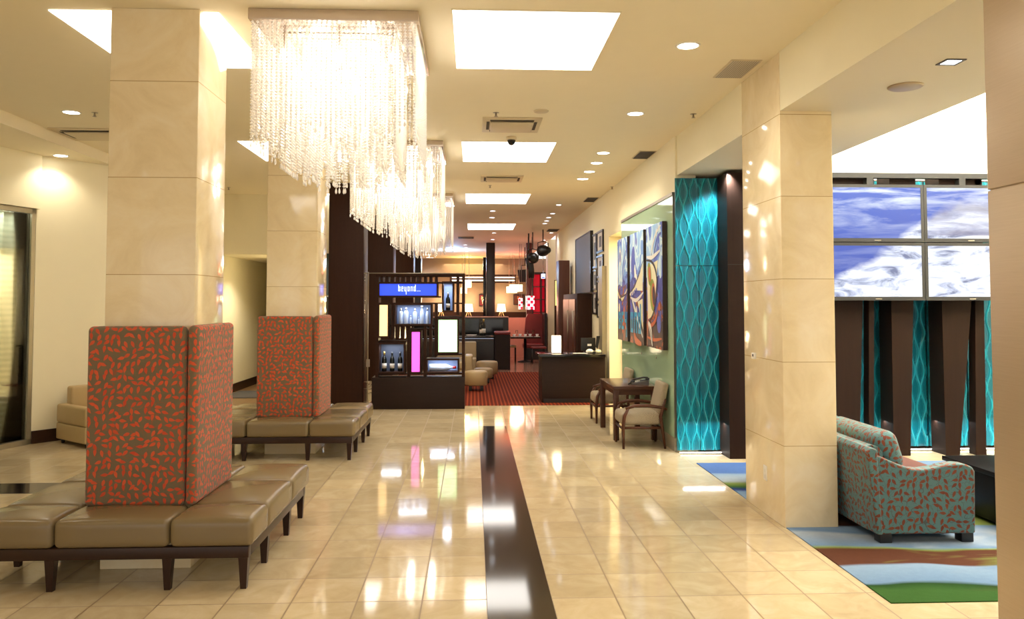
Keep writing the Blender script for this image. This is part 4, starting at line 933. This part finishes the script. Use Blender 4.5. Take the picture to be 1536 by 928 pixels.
# TV wall
YTV = 8.33
t = thing('screen_mount', 'grey metal rail and posts carrying the four screens', 'mount', (4.9, YTV+.124, 0))
bx(-1.3, 1.6, -.05, .03, 3.0, 3.055).build('rail', Mt['bezel'], t)
for px in (1303, 1441, 1590): x = atY(px, 265, YTV+.1).x-4.9; bx(x-.035, x+.035, -.052, .03, 1.7, 3.0).build('post', Mt['bezel'], t)
cx0 = atY(1387, 360, YTV).x; tw = 1.03; th_ = .617
for i, (sxx, zz, lb) in enumerate(((-1, 1, 'upper left screen showing blue sky over a snowy slope'), (0, 1, 'upper right screen showing cloud and grey snowy rock'), (-1, 0, 'lower left screen showing a bright white snow slope'), (0, 0, 'lower right screen showing white snow with rocky patches'))):
    x0 = cx0+sxx*tw; z0 = 1.675+zz*(th_+.008)
    t = thing('television', lb, 'television', (x0+tw/2, YTV, z0), 0, 'screens of the video wall')
    a = tw/2-.002; bz = .032; f = MB()
    f.box(-a, a, 0, .07, 0, bz+.008); f.box(-a, a, 0, .07, th_-bz, th_); f.box(-a, -a+bz, 0, .07, bz+.008, th_-bz); f.box(a-bz, a, 0, .07, bz+.008, th_-bz); f.box(-a+bz, a-bz, .03, .07, bz+.008, th_-bz)
    f.build('casing', Mt['bezel'], t); bx(-a+bz, a-bz, .006, .03, bz+.008, th_-bz).build('screen', Mt['video'], t)
    bx(-.035, .035, -.002, 0, .012, .022).build('emblem', Mt['silver'], t)
# floor wash strip behind the fins
for x0, x1, lb in ((2.26, 3.05, 'white light strip at the foot of the teal panels left of the pillar'), (3.9, 6.4, 'white light strip at the foot of the teal panels behind the fins')):
    t = thing('light_strip', lb, 'light', ((x0+x1)/2, 8.80 if x0 > 3 else 8.72, 0)); a = (x1-x0)/2
    bx(-a, a, -.02, .02, 0, .012).build('channel', Mt['silver'], t); bx(-a, a, -.013, .013, .012, .018).build('diffuser', Mt['strip'], t)
    light('AREA', 'lamp', (0, -.12, .35), 5*a, (.95, .98, 1), t, 2*a, rot=(math.radians(0), 0, 0), size_y=.05)
# ================================================================== sofa, coffee table
t = thing('sofa', 'teal sofa with rust leaf pattern beside the right pillar', 'sofa', (2.74, 5.40, .006))
L = 2.0; prof = [(.02, .06), (.715, .06), (.722, .48), (.705, .512), (.66, .53), (.60, .536), (.52, .528), (.44, .510), (.36, .498), (.28, .502), (.20, .528), (.12, .562), (.05, .592), (-.01, .612), (-.015, .55)]
for y0, y1 in ((0, .13), (L-.13, L)):
    m = MB(); m.prism(prof, 1, y0+.012, y1-.012, smooth=False); o = m.build('armrest', Mt['leaf2'], t)
    bm_ = o.modifiers.new('round', 'BEVEL'); bm_.width = .014; bm_.segments = 3; bm_.limit_method = 'ANGLE'; bm_.angle_limit = math.radians(40)
back = MB(); back.hexa([(0.015, 0, .06), (.16, 0, .06), (.16, L, .06), (.015, L, .06)], [(-.035, 0, .60), (.10, 0, .62), (.10, L, .62), (-.035, L, .60)])
back = MB(); back.prism([(.018, .06), (.17, .06), (.13, .60), (.10, .635), (.05, .648), (0, .64), (-.03, .615), (-.035, .57)], 1, .13, L-.13); o = back.build('backrest', Mt['leaf2'], t)
rear = MB(); rear.prism([(.02, .06), (.06, .06), (.03, .64), (-.01, .65), (-.04, .62)], 1, .004, L-.004)
o = rear.build('back_cover', Mt['leaf2'], t); bm_ = o.modifiers.new('round', 'BEVEL'); bm_.width = .012; bm_.segments = 3; bm_.limit_method = 'ANGLE'; bm_.angle_limit = math.radians(40)
MB().box(.16, .69, .135, L-.135, .10, .27, r=.01).build('seat_base', Mt['leaf2'], t)
for k in range(2):
    w_ = (L-.27)/2; MB().box(.16, .71, .136+k*w_, .134+(k+1)*w_, .272, .42, r=.04, crown=.02, n=4).build('seat_cushion', plain('rust_seat_fabric', rgb(92, 44, 32), .8) if k == 0 else bpy.data.materials['rust_seat_fabric'], t)
for k in range(2):
    w_ = (L-.27)/2; m = MB(); m.box(-.09, .09, .14+k*w_, .13+(k+1)*w_, -.14, .15, r=.075, n=5); a = math.radians(-17)
    m.v = [(.205+x*math.cos(a)+z*math.sin(a)*1, y, .585-x*math.sin(a)+z*math.cos(a)) for (x, y, z) in m.v]; m.build('back_cushion', Mt['leaf2'], t)
for x in (.045, .62):
    for y in (.02, L-.10): MB().box(x, x+.085, y, y+.085, 0, .062, r=.004).build('foot', Mt['black'], t)
t = thing('coffee_table', 'black glossy block coffee table in front of the sofa', 'coffee table', (4.35, 5.75, .006))
MB().box(-.53, .55, -.75, .66, .365, .40, r=.004).build('tabletop', Mt['tabletop'], t); MB().box(-.51, .53, -.73, .64, .03, .365, r=.004).build('body', Mt['tabletop'], t); MB().box(-.45, .47, -.67, .58, 0, .03).build('plinth', Mt['black'], t)
# pillar fittings
t = thing('thermostat', 'small white thermostat on the left face of the right pillar', 'thermostat', (2.289, 6.42, 1.195))
MB().box(-.022, 0, -.034, .034, 0, .05, r=.005).build('body', Mt['white'], t); bx(-.0235, -.0215, -.02, .01, .02, .04).build('display', Mt['grey'], t)
t = thing('wall_outlet', 'white wall socket low on the left face of the right pillar', 'socket', (2.288, 6.215, .265))
MB().box(-.008, 0, -.037, .037, 0, .115, r=.003).build('faceplate', Mt['white'], t)
for z in (.03, .075): bx(-.0095, -.0075, -.015, .015, z-.013, z+.013).build('receptacle', Mt['paper'], t)

# ================================================================== reception desk area
t = thing('reception_desk', 'dark reception desk with black stone top beside the gallery wall', 'desk', (0, 13.2, 0))
MB().box(1.135, 2.185, 0.02, .72, .006, .755, r=.004).build('body', Mt['woodh'], t)
MB().box(1.085, 2.185, -.04, .78, .755, .80, r=.005).build('worktop', Mt['blackgloss'], t)
bx(1.16, 2.18, .012, .02, .006, .07).build('plinth', Mt['black'], t)
t = thing('table_lantern', 'glowing cream lantern standing on the left of the reception desk', 'lamp', (1.395, 13.45, .80))
MB().box(-.075, .075, -.075, .075, .012, .30, r=.006).build('shade', Mt['lantern'], t); bx(-.06, .06, -.06, .06, 0, .012).build('base', Mt['black'], t)
light('POINT', 'lamp', (0, -.15, .2), 3, (1, .8, .5), t, .05)
t = thing('desk_monitor', 'black desk display with a white sticker on the reception desk', 'monitor', (2.0, 13.72, .80))
mm = MB(); mm.box(-.15, .10, -.012, .012, .03, .25, r=.004); mm.build('screen', Mt['black'], t); bx(-.04, .03, -.014, -.012, .11, .145).build('sticker', Mt['paper'], t)
m = MB(); m.hexa([(.10, -.01, .09), (.14, -.01, .06), (.14, .01, .06), (.10, .01, .09)], [(.12, -.01, .28), (.18, -.01, .28), (.18, .01, .28), (.12, .01, .28)]); m.build('arm', Mt['black'], t)
MB().box(-.1, .1, -.08, .08, 0, .012, r=.004).build('base', Mt['black'], t); bx(-.02, .02, .012, .03, .012, .1).build('stand', Mt['black'], t)
def wad(name, lb, x, y, r, m, sq=.7):
    mb = MB(); R = random.Random(int(x*99)); n = 12; prf = [(max(.0001, r*math.sin(PI*k/6))*(1+.15*R.random()), r*sq*(1-math.cos(PI*k/6))) for k in range(7)]
    mb.lathe(prf, n=n); mb.v = [(a*(1+.12*math.sin(7*b+3*c_)), b*(1+.12*math.cos(6*a)), c_) for (a, b, c_) in mb.v]
    return tag(mb.build(name, m, loc=(x, y, .80)), lb, 'flower' if 'flower' in name else 'paper')
wad('crumpled_paper', 'crumpled white paper in front of the desk display', 1.955, 13.42, .055, Mt['paper'])
wad('crumpled_paper', 'cream crumpled paper at the right end of the reception desk', 2.10, 13.40, .05, Mt['cream'])
tag(bx(-.14, .10, -.05, .05, 0, .006).build('document', Mt['paper'], loc=(1.82, 13.44, .80)), 'flat white papers left of the desk display', 'paper')
t = thing('storage_cabinet', 'tall dark wood cabinet with pull handles behind the reception desk', 'cabinet', (1.96, 15.2, 0))
MB().box(0.02, .305, 0, 2.3, .006, 1.83, r=.004).build('body', Mt['wood'], t)
for k in range(2):
    dr = bx(0, .019, .22+k*1.02, 1.20+k*1.02, .06, 1.72).build('door', Mt['redwood'], t)
    MB().tube([(-.03, .28+k*.86, .7), (-.03, .28+k*.86, 1.5)], .012, 8).build('handle', Mt['steel'], dr)
tag(MB().box(1.95, 2.2, 18.2, 18.75, .01, 2.62, r=.005).build('wood_pier', Mt['redwood']), 'tall reddish wood pier rising behind the dark cabinet', 'pier')
t = thing('wall_screen', 'large dark grey wall panel above the wooden cabinet', 'wall panel', (2.268, 16.15, 1.85))
bx(-.05, -.001, -1.1, 1.1, 0, 1.15).build('panel', Mt['grey'], t)
f = MB(); f.box(-.06, -.001, -1.12, -1.1, 0, 1.16); f.box(-.06, -.001, 1.1, 1.12, 0, 1.16); f.box(-.06, -.001, -1.12, 1.12, 1.15, 1.17); f.build('frame', Mt['dark'], t)
FR = [(890, 895.5, 350, 402, 'tall framed print, top of the left column on the gallery wall'), (890, 895.5, 404, 435, 'framed print in the middle of the left column on the gallery wall'), (890, 895.5, 438, 471.5, 'framed print at the foot of the left gallery column'), (896.5, 905.5, 345, 378, 'framed print at the top of the right gallery column'), (896.5, 905.5, 382, 416, 'framed print second from top in the right gallery column'), (896.5, 905.5, 420, 451, 'framed print with a yellow accent in the right gallery column'), (896.5, 905.5, 455, 477, 'smallest framed print at the foot of the right gallery column')]
for i, (x0, x1, y0, y1, lb) in enumerate(FR):
    ya, yb = atX(x1, 400, 2.26).y, atX(x0, 400, 2.26).y; ym = (ya+yb)/2; zt, zb = 1.65+(454-y0)*ym/1200, 1.65+(454-y1)*ym/1200
    t = thing('picture_frame', lb, 'picture', (2.268, ym, zb), 0, 'gallery frames'); a = (yb-ya)/2; h = zt-zb
    f = MB(); f.box(-.03, -.001, -a, -a+.035, 0, h); f.box(-.03, -.001, a-.035, a, 0, h); f.box(-.03, -.001, -a+.035, a-.035, 0, .035); f.box(-.03, -.001, -a+.035, a-.035, h-.035, h); f.build('frame', Mt['dark'], t)
    bx(-.012, -.001, -a+.035, a-.035, .035, h-.035).build('mat_board', Mt['label'], t)
    bx(-.016, -.012, -a*.35, a*.35, h*.25, h*.75).build('print', Mt['yellow'] if i == 5 else Mt['grey'], t)

# ================================================================== bar lounge
def ottoman(lb, x, y, r, h):
    t = thing('ottoman', lb, 'ottoman', (x, y, .006), 0, 'beige ottomans in the bar')
    MB().lathe([(.0001, .10), (r-.02, .10), (r, .12), (r, h-.04), (r-.015, h-.01), (r-.05, h), (.0001, h+.012)], n=28).build('cushion', Mt['bar_leather'], t)
    for k in range(4): a = PI/4+k*PI/2; MB().box(-.03, .03, -.03, .03, 0, .10, r=.003).build('leg', Mt['black'], t, loc=(math.cos(a)*r*.7, math.sin(a)*r*.7, 0))
ottoman('nearest beige leather ottoman on the striped carpet', .055, 15.15, .215, .37)
ottoman('beige ottoman farther back by the bar side', .30, 17.5, .235, .38)
ottoman('beige ottoman half hidden between the other two', .205, 16.6, .2, .30)
t = thing('club_chair', 'beige leather club chair beside the bar display edge', 'armchair', (-.33, 16.2, .006))
MB().box(-.3, .3, -.3, .3, .08, .33, r=.03, n=2).build('seat', Mt['bar_leather'], t); MB().box(.17, .32, -.31, .31, .08, .60, r=.03, n=2).build('backrest', Mt['bar_leather'], t)
MB().box(-.3, .17, -.31, -.2, .33, .48, r=.03, n=2).build('armrest', Mt['bar_leather'], t); MB().box(-.3, .17, .2, .31, .33, .48, r=.03, n=2).build('armrest', Mt['bar_leather'], t)
for x in (-.25, .25):
    for y in (-.25, .25): MB().lathe([(.02, 0), (.026, .08)], (x, y, 0), 10).build('leg', Mt['black'], t)
t = thing('bench_seat', 'beige upholstered banquette behind the club chair', 'bench', (-.35, 18.3, .006))
MB().box(-.5, .42, -.25, .25, .0, .40, r=.03, n=2).build('seat', Mt['bar_leather'], t); MB().box(-.5, .42, .26, .38, .06, .75, r=.03, n=2).build('backrest', Mt['bar_leather'], t)
t = thing('bar_counter', 'dark bar counter with lit edge and glass top in the far bar', 'bar', (0, 19.75, .004))
bx(-1.5, .50, 0, .6, 0, .70).build('body', Mt['dark'], t); MB().box(-1.55, .52, -.12, .65, .78, .83, r=.006).build('worktop', Mt['blackgloss'], t); bx(-1.5, .5, .02, .6, .70, .78).build('neck', Mt['grey'], t)
bx(-1.5, .5, -.02, .0, .765, .78).build('light_strip', Mt['baredge'], t)
t = thing('bar_end_wall', 'low dark end panel with wine red cap beside the bar counter', 'partition', (.72, 19.75, .004))
bx(-.19, .19, 0, .5, 0, .86).build('body', Mt['woodh'], t); MB().box(-.2, .2, -.02, .52, .86, .94, r=.035, n=2).build('cap', Mt['winered'], t)
t = thing('back_bar', 'black glass back bar cabinet behind the counter', 'cabinet', (0, 21.6, .004))
bx(-1.6, .95, 0, .4, 0, 1.25).build('body', Mt['dark'], t); f = MB()
for x in (-1.6, -1.0, -.4, .25): f.box(x+.02, x+.55, -.01, 0, .75, 1.2)
f.build('glass_front', Mt['blackgloss'], t); bx(-1.6, .95, -.03, .43, 1.25, 1.275).build('top_edge', Mt['pink'], t)
b_ = bottle('dark bottle with white label standing on the bar by the post', WINE, 0, 0, 1.3, 0, 'winebottle', (.05, .13), 'foil'); b_.location = (.26, 20.1, .835)
b_ = bottle('second dark bottle on the bar, left of the post', WINE, 0, 0, 1.1, 0, 'winebottle', (.05, .13), 'black'); b_.location = (.2, 20.25, .835)
tag(MB().lathe([(.0001, 0), (.1, 0), (.13, .012), (.14, .02), (.12, .02), (.0001, .012)], n=20).build('serving_plate', Mt['paper'], loc=(-.05, 20.05, .835)), 'white plate lying on the bar counter', 'plate')
# booth, table
t = thing('booth_seat', 'wine red high backed booth seat beyond the dining table', 'booth', (0, 23.2, .004))
bk = MB(); bk.prism([(1.5, .45), (2.08, .45), (2.08, 1.32), (1.62, 1.32), (1.56, 1.2)], 1, .55, .7); bk.build('backrest', Mt['winered'], t); MB().box(1.45, 2.05, 0, .55, .33, .45, r=.03, n=2).build('seat', Mt['winered'], t); bx(1.5, 2.05, .02, .55, 0, .33).build('base', Mt['dark'], t)
bx(2.05, 2.12, -.2, .75, 0, 1.35).build('side_panel', Mt['dark'], t)
struct('wall_booth', bx(-.2, 1.9, 24.4, 24.5, .004, 1.2), Mt['pink'])
t = thing('dining_table', 'dark dining table set with white crockery in the restaurant', 'table', (1.45, 22.4, .004))
MB().box(-.42, .42, -.35, .35, .66, .70, r=.005).build('tabletop', Mt['wood'], t); MB().lathe([(.22, 0), (.2, .02), (.04, .05), (.04, .66)], n=18).build('pedestal', Mt['black'], t)
R = random.Random(3)
for i, x in enumerate((1.13, 1.30, 1.44, 1.58, 1.77)):
    tt = thing('teacup', 'white cup %s on the dining table' % ['leftmost', 'second from left', 'in the middle', 'second from right', 'rightmost'][i], 'cup', (x, 22.18+.1*(i % 2), .704), 0, 'cups on the dining table')
    MB().lathe([(.0001, 0), (.075, .004), (.085, .014), (.0001, .01)], n=16).build('saucer', Mt['paper'], tt); MB().lathe([(.02, .012), (.03, .02), (.045, .08), (.042, .08), (.026, .022), (.0001, .02)], n=16).build('cup', Mt['paper'], tt)
for i, x in enumerate((1.22, 1.52, 1.68)):
    g_ = MB(); g_.lathe([(.035, 0), (.034, .004), (.005, .01), (.005, .07), (.03, .1), (.036, .14), (.03, .18)], n=14); tag(g_.build('wine_glass', Mt['glass'], loc=(x, 22.5, .704)), 'stemmed glass %s on the dining table' % ['at left', 'in the middle', 'at right'][i], 'glass', 'glasses on the dining table')
for i, (x, y, rz) in enumerate(((1.0, 22.5, 0), (1.78, 21.85, PI))):
    t = thing('dining_chair', ['dark dining chair with tan seat left of the dining table', 'dark dining chair with red seat right of the dining table'][i], 'chair', (x, y, .004), rz, 'dining chairs')
    MB().box(-.2, .2, -.2, .2, .40, .46, r=.02, n=2).build('seat', Mt['tan'] if i == 0 else Mt['winered'], t)
    for a in (-.18, .18):
        for b in (-.18, .18): MB().tube([(a, b, 0), (a, b, .40)], .016, 6).build('leg', Mt['black'], t)
# lamps on the ledge
def tripod_lamp(lb, x):
    t = thing('table_lamp', lb, 'lamp', (x, 35.4, .98), 0, 'tripod lamps on the ledge')
    MB().lathe([(.17, .30), (.21, .28), (.16, .62), (.15, .62)], n=20).build('shade', Mt['lamp'], t)
    for k in range(3): a = PI/2+k*2*PI/3; MB().tube([(math.cos(a)*.02, math.sin(a)*.02, .36), (math.cos(a)*.17, math.sin(a)*.17, 0)], .014, 6).build('leg', Mt['tan'], t)
    light('POINT', 'lamp', (0, 0, .78), 20, (1, .74, .42), t, .08); light('POINT', 'lamp', (0, -.3, .3), 6, (1, .74, .42), t, .08)
tripod_lamp('tripod lamp on the far ledge right of the tall post', atY(752, 460, 35.4).x); tripod_lamp('tripod lamp on the far ledge left of the tall post', atY(703, 460, 35.4).x); tripod_lamp('tripod lamp on the far ledge glimpsed through the display slats', atY(662, 460, 35.4).x)
for lb, x0, x1, y0, y1, m in (('red abstract picture on the far restaurant wall', 770, 786, 441.5, 457, 'redwood'), ('dark picture with pale blot left of the tall post', 718.5, 728, 441, 459, 'winered')):
    p, q = atY(x0, y1, 35.98), atY(x1, y0, 35.98); t = thing('wall_picture', lb, 'picture', (p.x, 35.98, p.z)); w_, h = q.x-p.x, q.z-p.z
    bx(0, w_, -.05, 0, 0, h).build('frame', Mt['dark'], t); bx(.03, w_-.03, -.055, -.05, .03, h-.03).build('canvas', Mt[m], t)
    sp = MB(); [blob(sp, .5*w_+.1*math.cos(k*2.4)*w_, .5*h+.25*math.sin(k*1.7)*h, .05*w_, .09*h, 0, -.056) for k in range(6)]; sp.v = [(y, x, z) for (x, y, z) in sp.v]; sp.build('painted_spots', Mt['orange'] if m == 'redwood' else Mt['cream'], t)
def pend(lb, x0, x1, y0, y1, Y, mt_, ztop=CE, depth=None):
    p, q = atY(x0, y1, Y), atY(x1, y0, Y); w_, h = q.x-p.x, q.z-p.z; t = thing('pendant_lamp', lb, 'lamp', ((p.x+q.x)/2, Y, p.z))
    d_ = depth or w_
    f = MB(); f.box(-w_/2, w_/2, -d_/2, -d_/2+.01, 0, h); f.box(-w_/2, w_/2, d_/2-.01, d_/2, 0, h); f.box(-w_/2, -w_/2+.01, -d_/2, d_/2, 0, h); f.box(w_/2-.01, w_/2, -d_/2, d_/2, 0, h); f.box(-w_/2, w_/2, -d_/2, d_/2, h-.02, h); f.build('shade', Mt[mt_], t)
    for s_ in (-.25, .25): MB().tube([(s_*w_, 0, h), (s_*w_, 0, ztop-p.z)], .006, 5).build('cable', Mt['steel'], t)
    return t
pend('larger square cream pendant lamp left of the speaker', 764.5, 783, 427, 437, 30.5, 'lamp'); pend('smaller square cream pendant lamp tucked behind the larger one', 760, 775, 430, 439, 31.6, 'lamp')
pend('stepped cream pendant lamp left of the tall post, wide tier', 693, 707, 420, 431, 30.5, 'lamp'); pend('stepped cream pendant lamp left of the tall post, narrow lower tier', 691, 700.5, 431.5, 440, 31.4, 'lamp')
pend('larger red and white checked pendant lamp over the booth', 789, 801, 444, 464, 22.8, 'redcheck'); pend('smaller red and white checked pendant lamp', 778, 783.5, 447, 463.5, 25.5, 'redcheck')
# dark red pillar, shelves
struct('column_red', bx(1.66, 1.84, 25.0, 25.2, .004, CE), plain('deep_red_lacquer', rgb(86, 22, 22), .4))
p0, p1 = atY(800, 475, 24.9), atY(814, 411, 24.9)
t = thing('shelf_unit', 'tall red lit shelving with eight compartments near the exit sign', 'shelves', (p0.x, 24.9, .004)); w_ = 0.36; z0, z1 = .5, 2.55
bx(0, w_, .22, .25, 0, z1).build('back_panel', Mt['redglow'], t)
f = MB(); f.box(-.03, 0, -.05, .25, 0, z1+.05); f.box(w_, w_+.16, -.05, .25, 0, z1+.05); f.box(0, w_, -.05, .25, z1, z1+.05); f.box(w_*.60, w_*.60+.05, -.03, .22, 0, z1); f.build('frame', Mt['dark'], t)
for k in range(5): z = .95+k*.40; bx(0, w_, -.02, .22, z-.02, z+.02).build('shelf', Mt['winered'], t)
t = thing('exit_sign', 'small glowing blue-white sign above the red shelving', 'sign', tuple(atY(815, 416, 24.5)))
bx(-.06, .06, 0, .04, -.03, .11).build('face', Mt['exitlit'], t); bx(-.07, .07, .04, .06, -.04, .12).build('housing', Mt['silver'], t); bx(-.045, .045, -.004, 0, -.02, .015).build('marking', Mt['blue'], t)
MB().tube([(0, .05, .11), (0, .05, CE-atY(815, 416, 24.5).z)], .01, 6).build('hanger', Mt['silver'], t)
# spotlights and speaker
def stage_light(lb, px, py, Y, rpx, tilt):
    c = atY(px, py, Y); r = rpx*Y/1200; t = thing('stage_light', lb, 'spotlight', tuple(c), tilt, 'black stage spotlights')
    MB().lathe([(.0001, -.32), (r*.55, -.30), (r*.9, -.12), (r, 0), (r, .04), (r*.92, .04), (r*.86, -.03), (.0001, -.05)], n=24, axis=1).build('housing', Mt['black'], t)
    yk = MB(); yk.tube([(-r-.02, -.05, 0), (-r-.02, -.05, r+.06), (0, -.05, r+.1), (r+.02, -.05, r+.06), (r+.02, -.05, 0)], .012, 6); yk.tube([(0, -.05, r+.1), (0, -.05, CE-c.z)], .015, 6); yk.build('yoke', Mt['black'], t)
    fn = MB()
    for k in range(5): fn.lathe([(r*1.03, -.10+.028*k), (r*1.03, -.09+.028*k)], n=20, axis=1)
    fn.build('cooling_fin', Mt['dark'], t)
stage_light('black stage spotlight nearer the gallery wall, upper one', 813, 376, 20.5, 8.2, .5); stage_light('black stage spotlight above the dark drape, lower one', 800, 387, 21.3, 8, -.4)
t = thing('drape_arm', 'black curved bracket column below the lower spotlight', 'bracket', (0, 21.6, 0)); q = [atY(x, y, 21.6) for x, y in ((793, 386), (795, 395), (797, 405), (797, 417))]
MB().tube([(p.x, 0, p.z) for p in q], [.10, .10, .085, .08], 10).build('arm', Mt['black'], t); MB().tube([(q[0].x, 0, q[0].z), (q[0].x, 0, CE)], .02, 6).build('rod', Mt['black'], t); 
t = thing('loudspeaker', 'black loudspeaker tilted on a bracket above the pendant lamps', 'speaker', tuple(atY(783, 413, 27)))
m = MB(); m.hexa([(-.10, -.12, -.22), (.17, -.12, -.22), (.15, .12, -.22), (-.08, .12, -.22)], [(-.16, -.12, .18), (.17, -.12, .20), (.15, .12, .20), (-.14, .12, .18)]); m.build('cabinet', Mt['black'], t); bx(-.08, .12, -.126, -.119, -.18, .14).build('grille', Mt['dark'], t)
m = MB(); m.tube([(-.02, 0, .18), (-.02, 0, .34), (.19, 0, .34), (.19, 0, -.1)], .018, 6); m.tube([(.1, 0, .34), (.1, 0, CE-atY(783, 413, 27).z)], .018, 6); m.build('bracket', Mt['black'], t)
t = thing('cove_light', 'double glowing cove strip along the far restaurant wall', 'light', (0, 33.95, 0))
for py, h in ((416, .05), (420.5, .045)):
    z = atY(740, py, 33.95).z; bx(-.9, 1.75, -.04, 0, z-h/2, z+h/2).build('strip', Mt['cove'], t)
bx(-1.0, 1.8, 0, .05, atY(740, 424, 33.95).z, 2.85).build('valance', Mt['wood'], t)
bx(2.44, 2.49, 22.6, 22.9, 1.5, 2.6)
t = thing('wall_light', 'tall yellow lit wall slot behind the reddish pier', 'light', (2.0, 21.0, .9)); p, q = atY(833, 458, 21), atY(840, 421, 21)
bx(p.x-2.0, q.x-2.0, 0, .03, p.z-.9, q.z-.9).build('lit_face', Mt['yellow'], t); bx(p.x-2.02, q.x+.02-2.0, .03, .06, -.89, q.z-.88).build('backing', Mt['wood'], t)

# ================================================================== lighting
# daylight/cove in the raised lounge ceiling
cl = None
light('AREA', 'lamp', (5.4, 6.8, 3.15), 320, (1, .97, .9), cl, 3.6, rot=(PI, 0, 0), size_y=3.2)
light('SPOT', 'lamp', (2.72, 8.40, 3.02), 60, (.9, .97, 1), cl, .05, 1.6, rot=(math.radians(24), 0, 0))
for x in (4.2, 4.9, 5.6): light('SPOT', 'lamp', (x, 6.0, 3.8), 22, (1, .95, .86), cl, .08, 1.5, rot=(math.radians(4), 0, 0))
light('SPOT', 'lamp', (3.3, 4.1, 3.04), 22, (1, .95, .88), cl, .06, 1.3, rot=(math.radians(14), 0, 0))
# corridor opening, wall washers
ww = None
light('AREA', 'lamp', (3.2, 12.6, 2.7), 40, (1, .84, .56), ww, .8)
# coloured bar lighting
sl = None
light('POINT', 'lamp', (-.7, 28.5, 3.1), 60, (.35, .6, 1), sl, .15); light('POINT', 'lamp', (-.3, 33.0, 3.2), 20, (1, .8, .2), sl, .15); light('POINT', 'lamp', (1.6, 31.0, 2.9), 25, (1, .12, .08), sl, .2)
light('POINT', 'lamp', (1.3, 23.6, 1.7), 14, (1, .35, .25), sl, .2); light('AREA', 'lamp', (0, 33, 3.3), 45, (1, .78, .5), sl, 2.5); light('POINT', 'lamp', (-3.5, 20, 2.8), 50, (1, .7, .45), sl, .3); light('POINT', 'lamp', (-.9, 13.4, 1.1), 14, (1, .8, .4), sl, .1)

W = bpy.data.worlds.new('world'); S.world = W; W.use_nodes = True
W.node_tree.nodes['Background'].inputs[0].default_value = (1, .95, .87, 1); W.node_tree.nodes['Background'].inputs[1].default_value = 1.25
S.view_settings.view_transform = 'Standard'; S.view_settings.look = 'None'; S.view_settings.gamma = 1; S.view_settings.use_curve_mapping = False; S.view_settings.exposure = 0.32
S.cycles.use_denoising = True; S.cycles.max_bounces = 10; S.cycles.sample_clamp_indirect = 6; S.cycles.transparent_max_bounces = 16
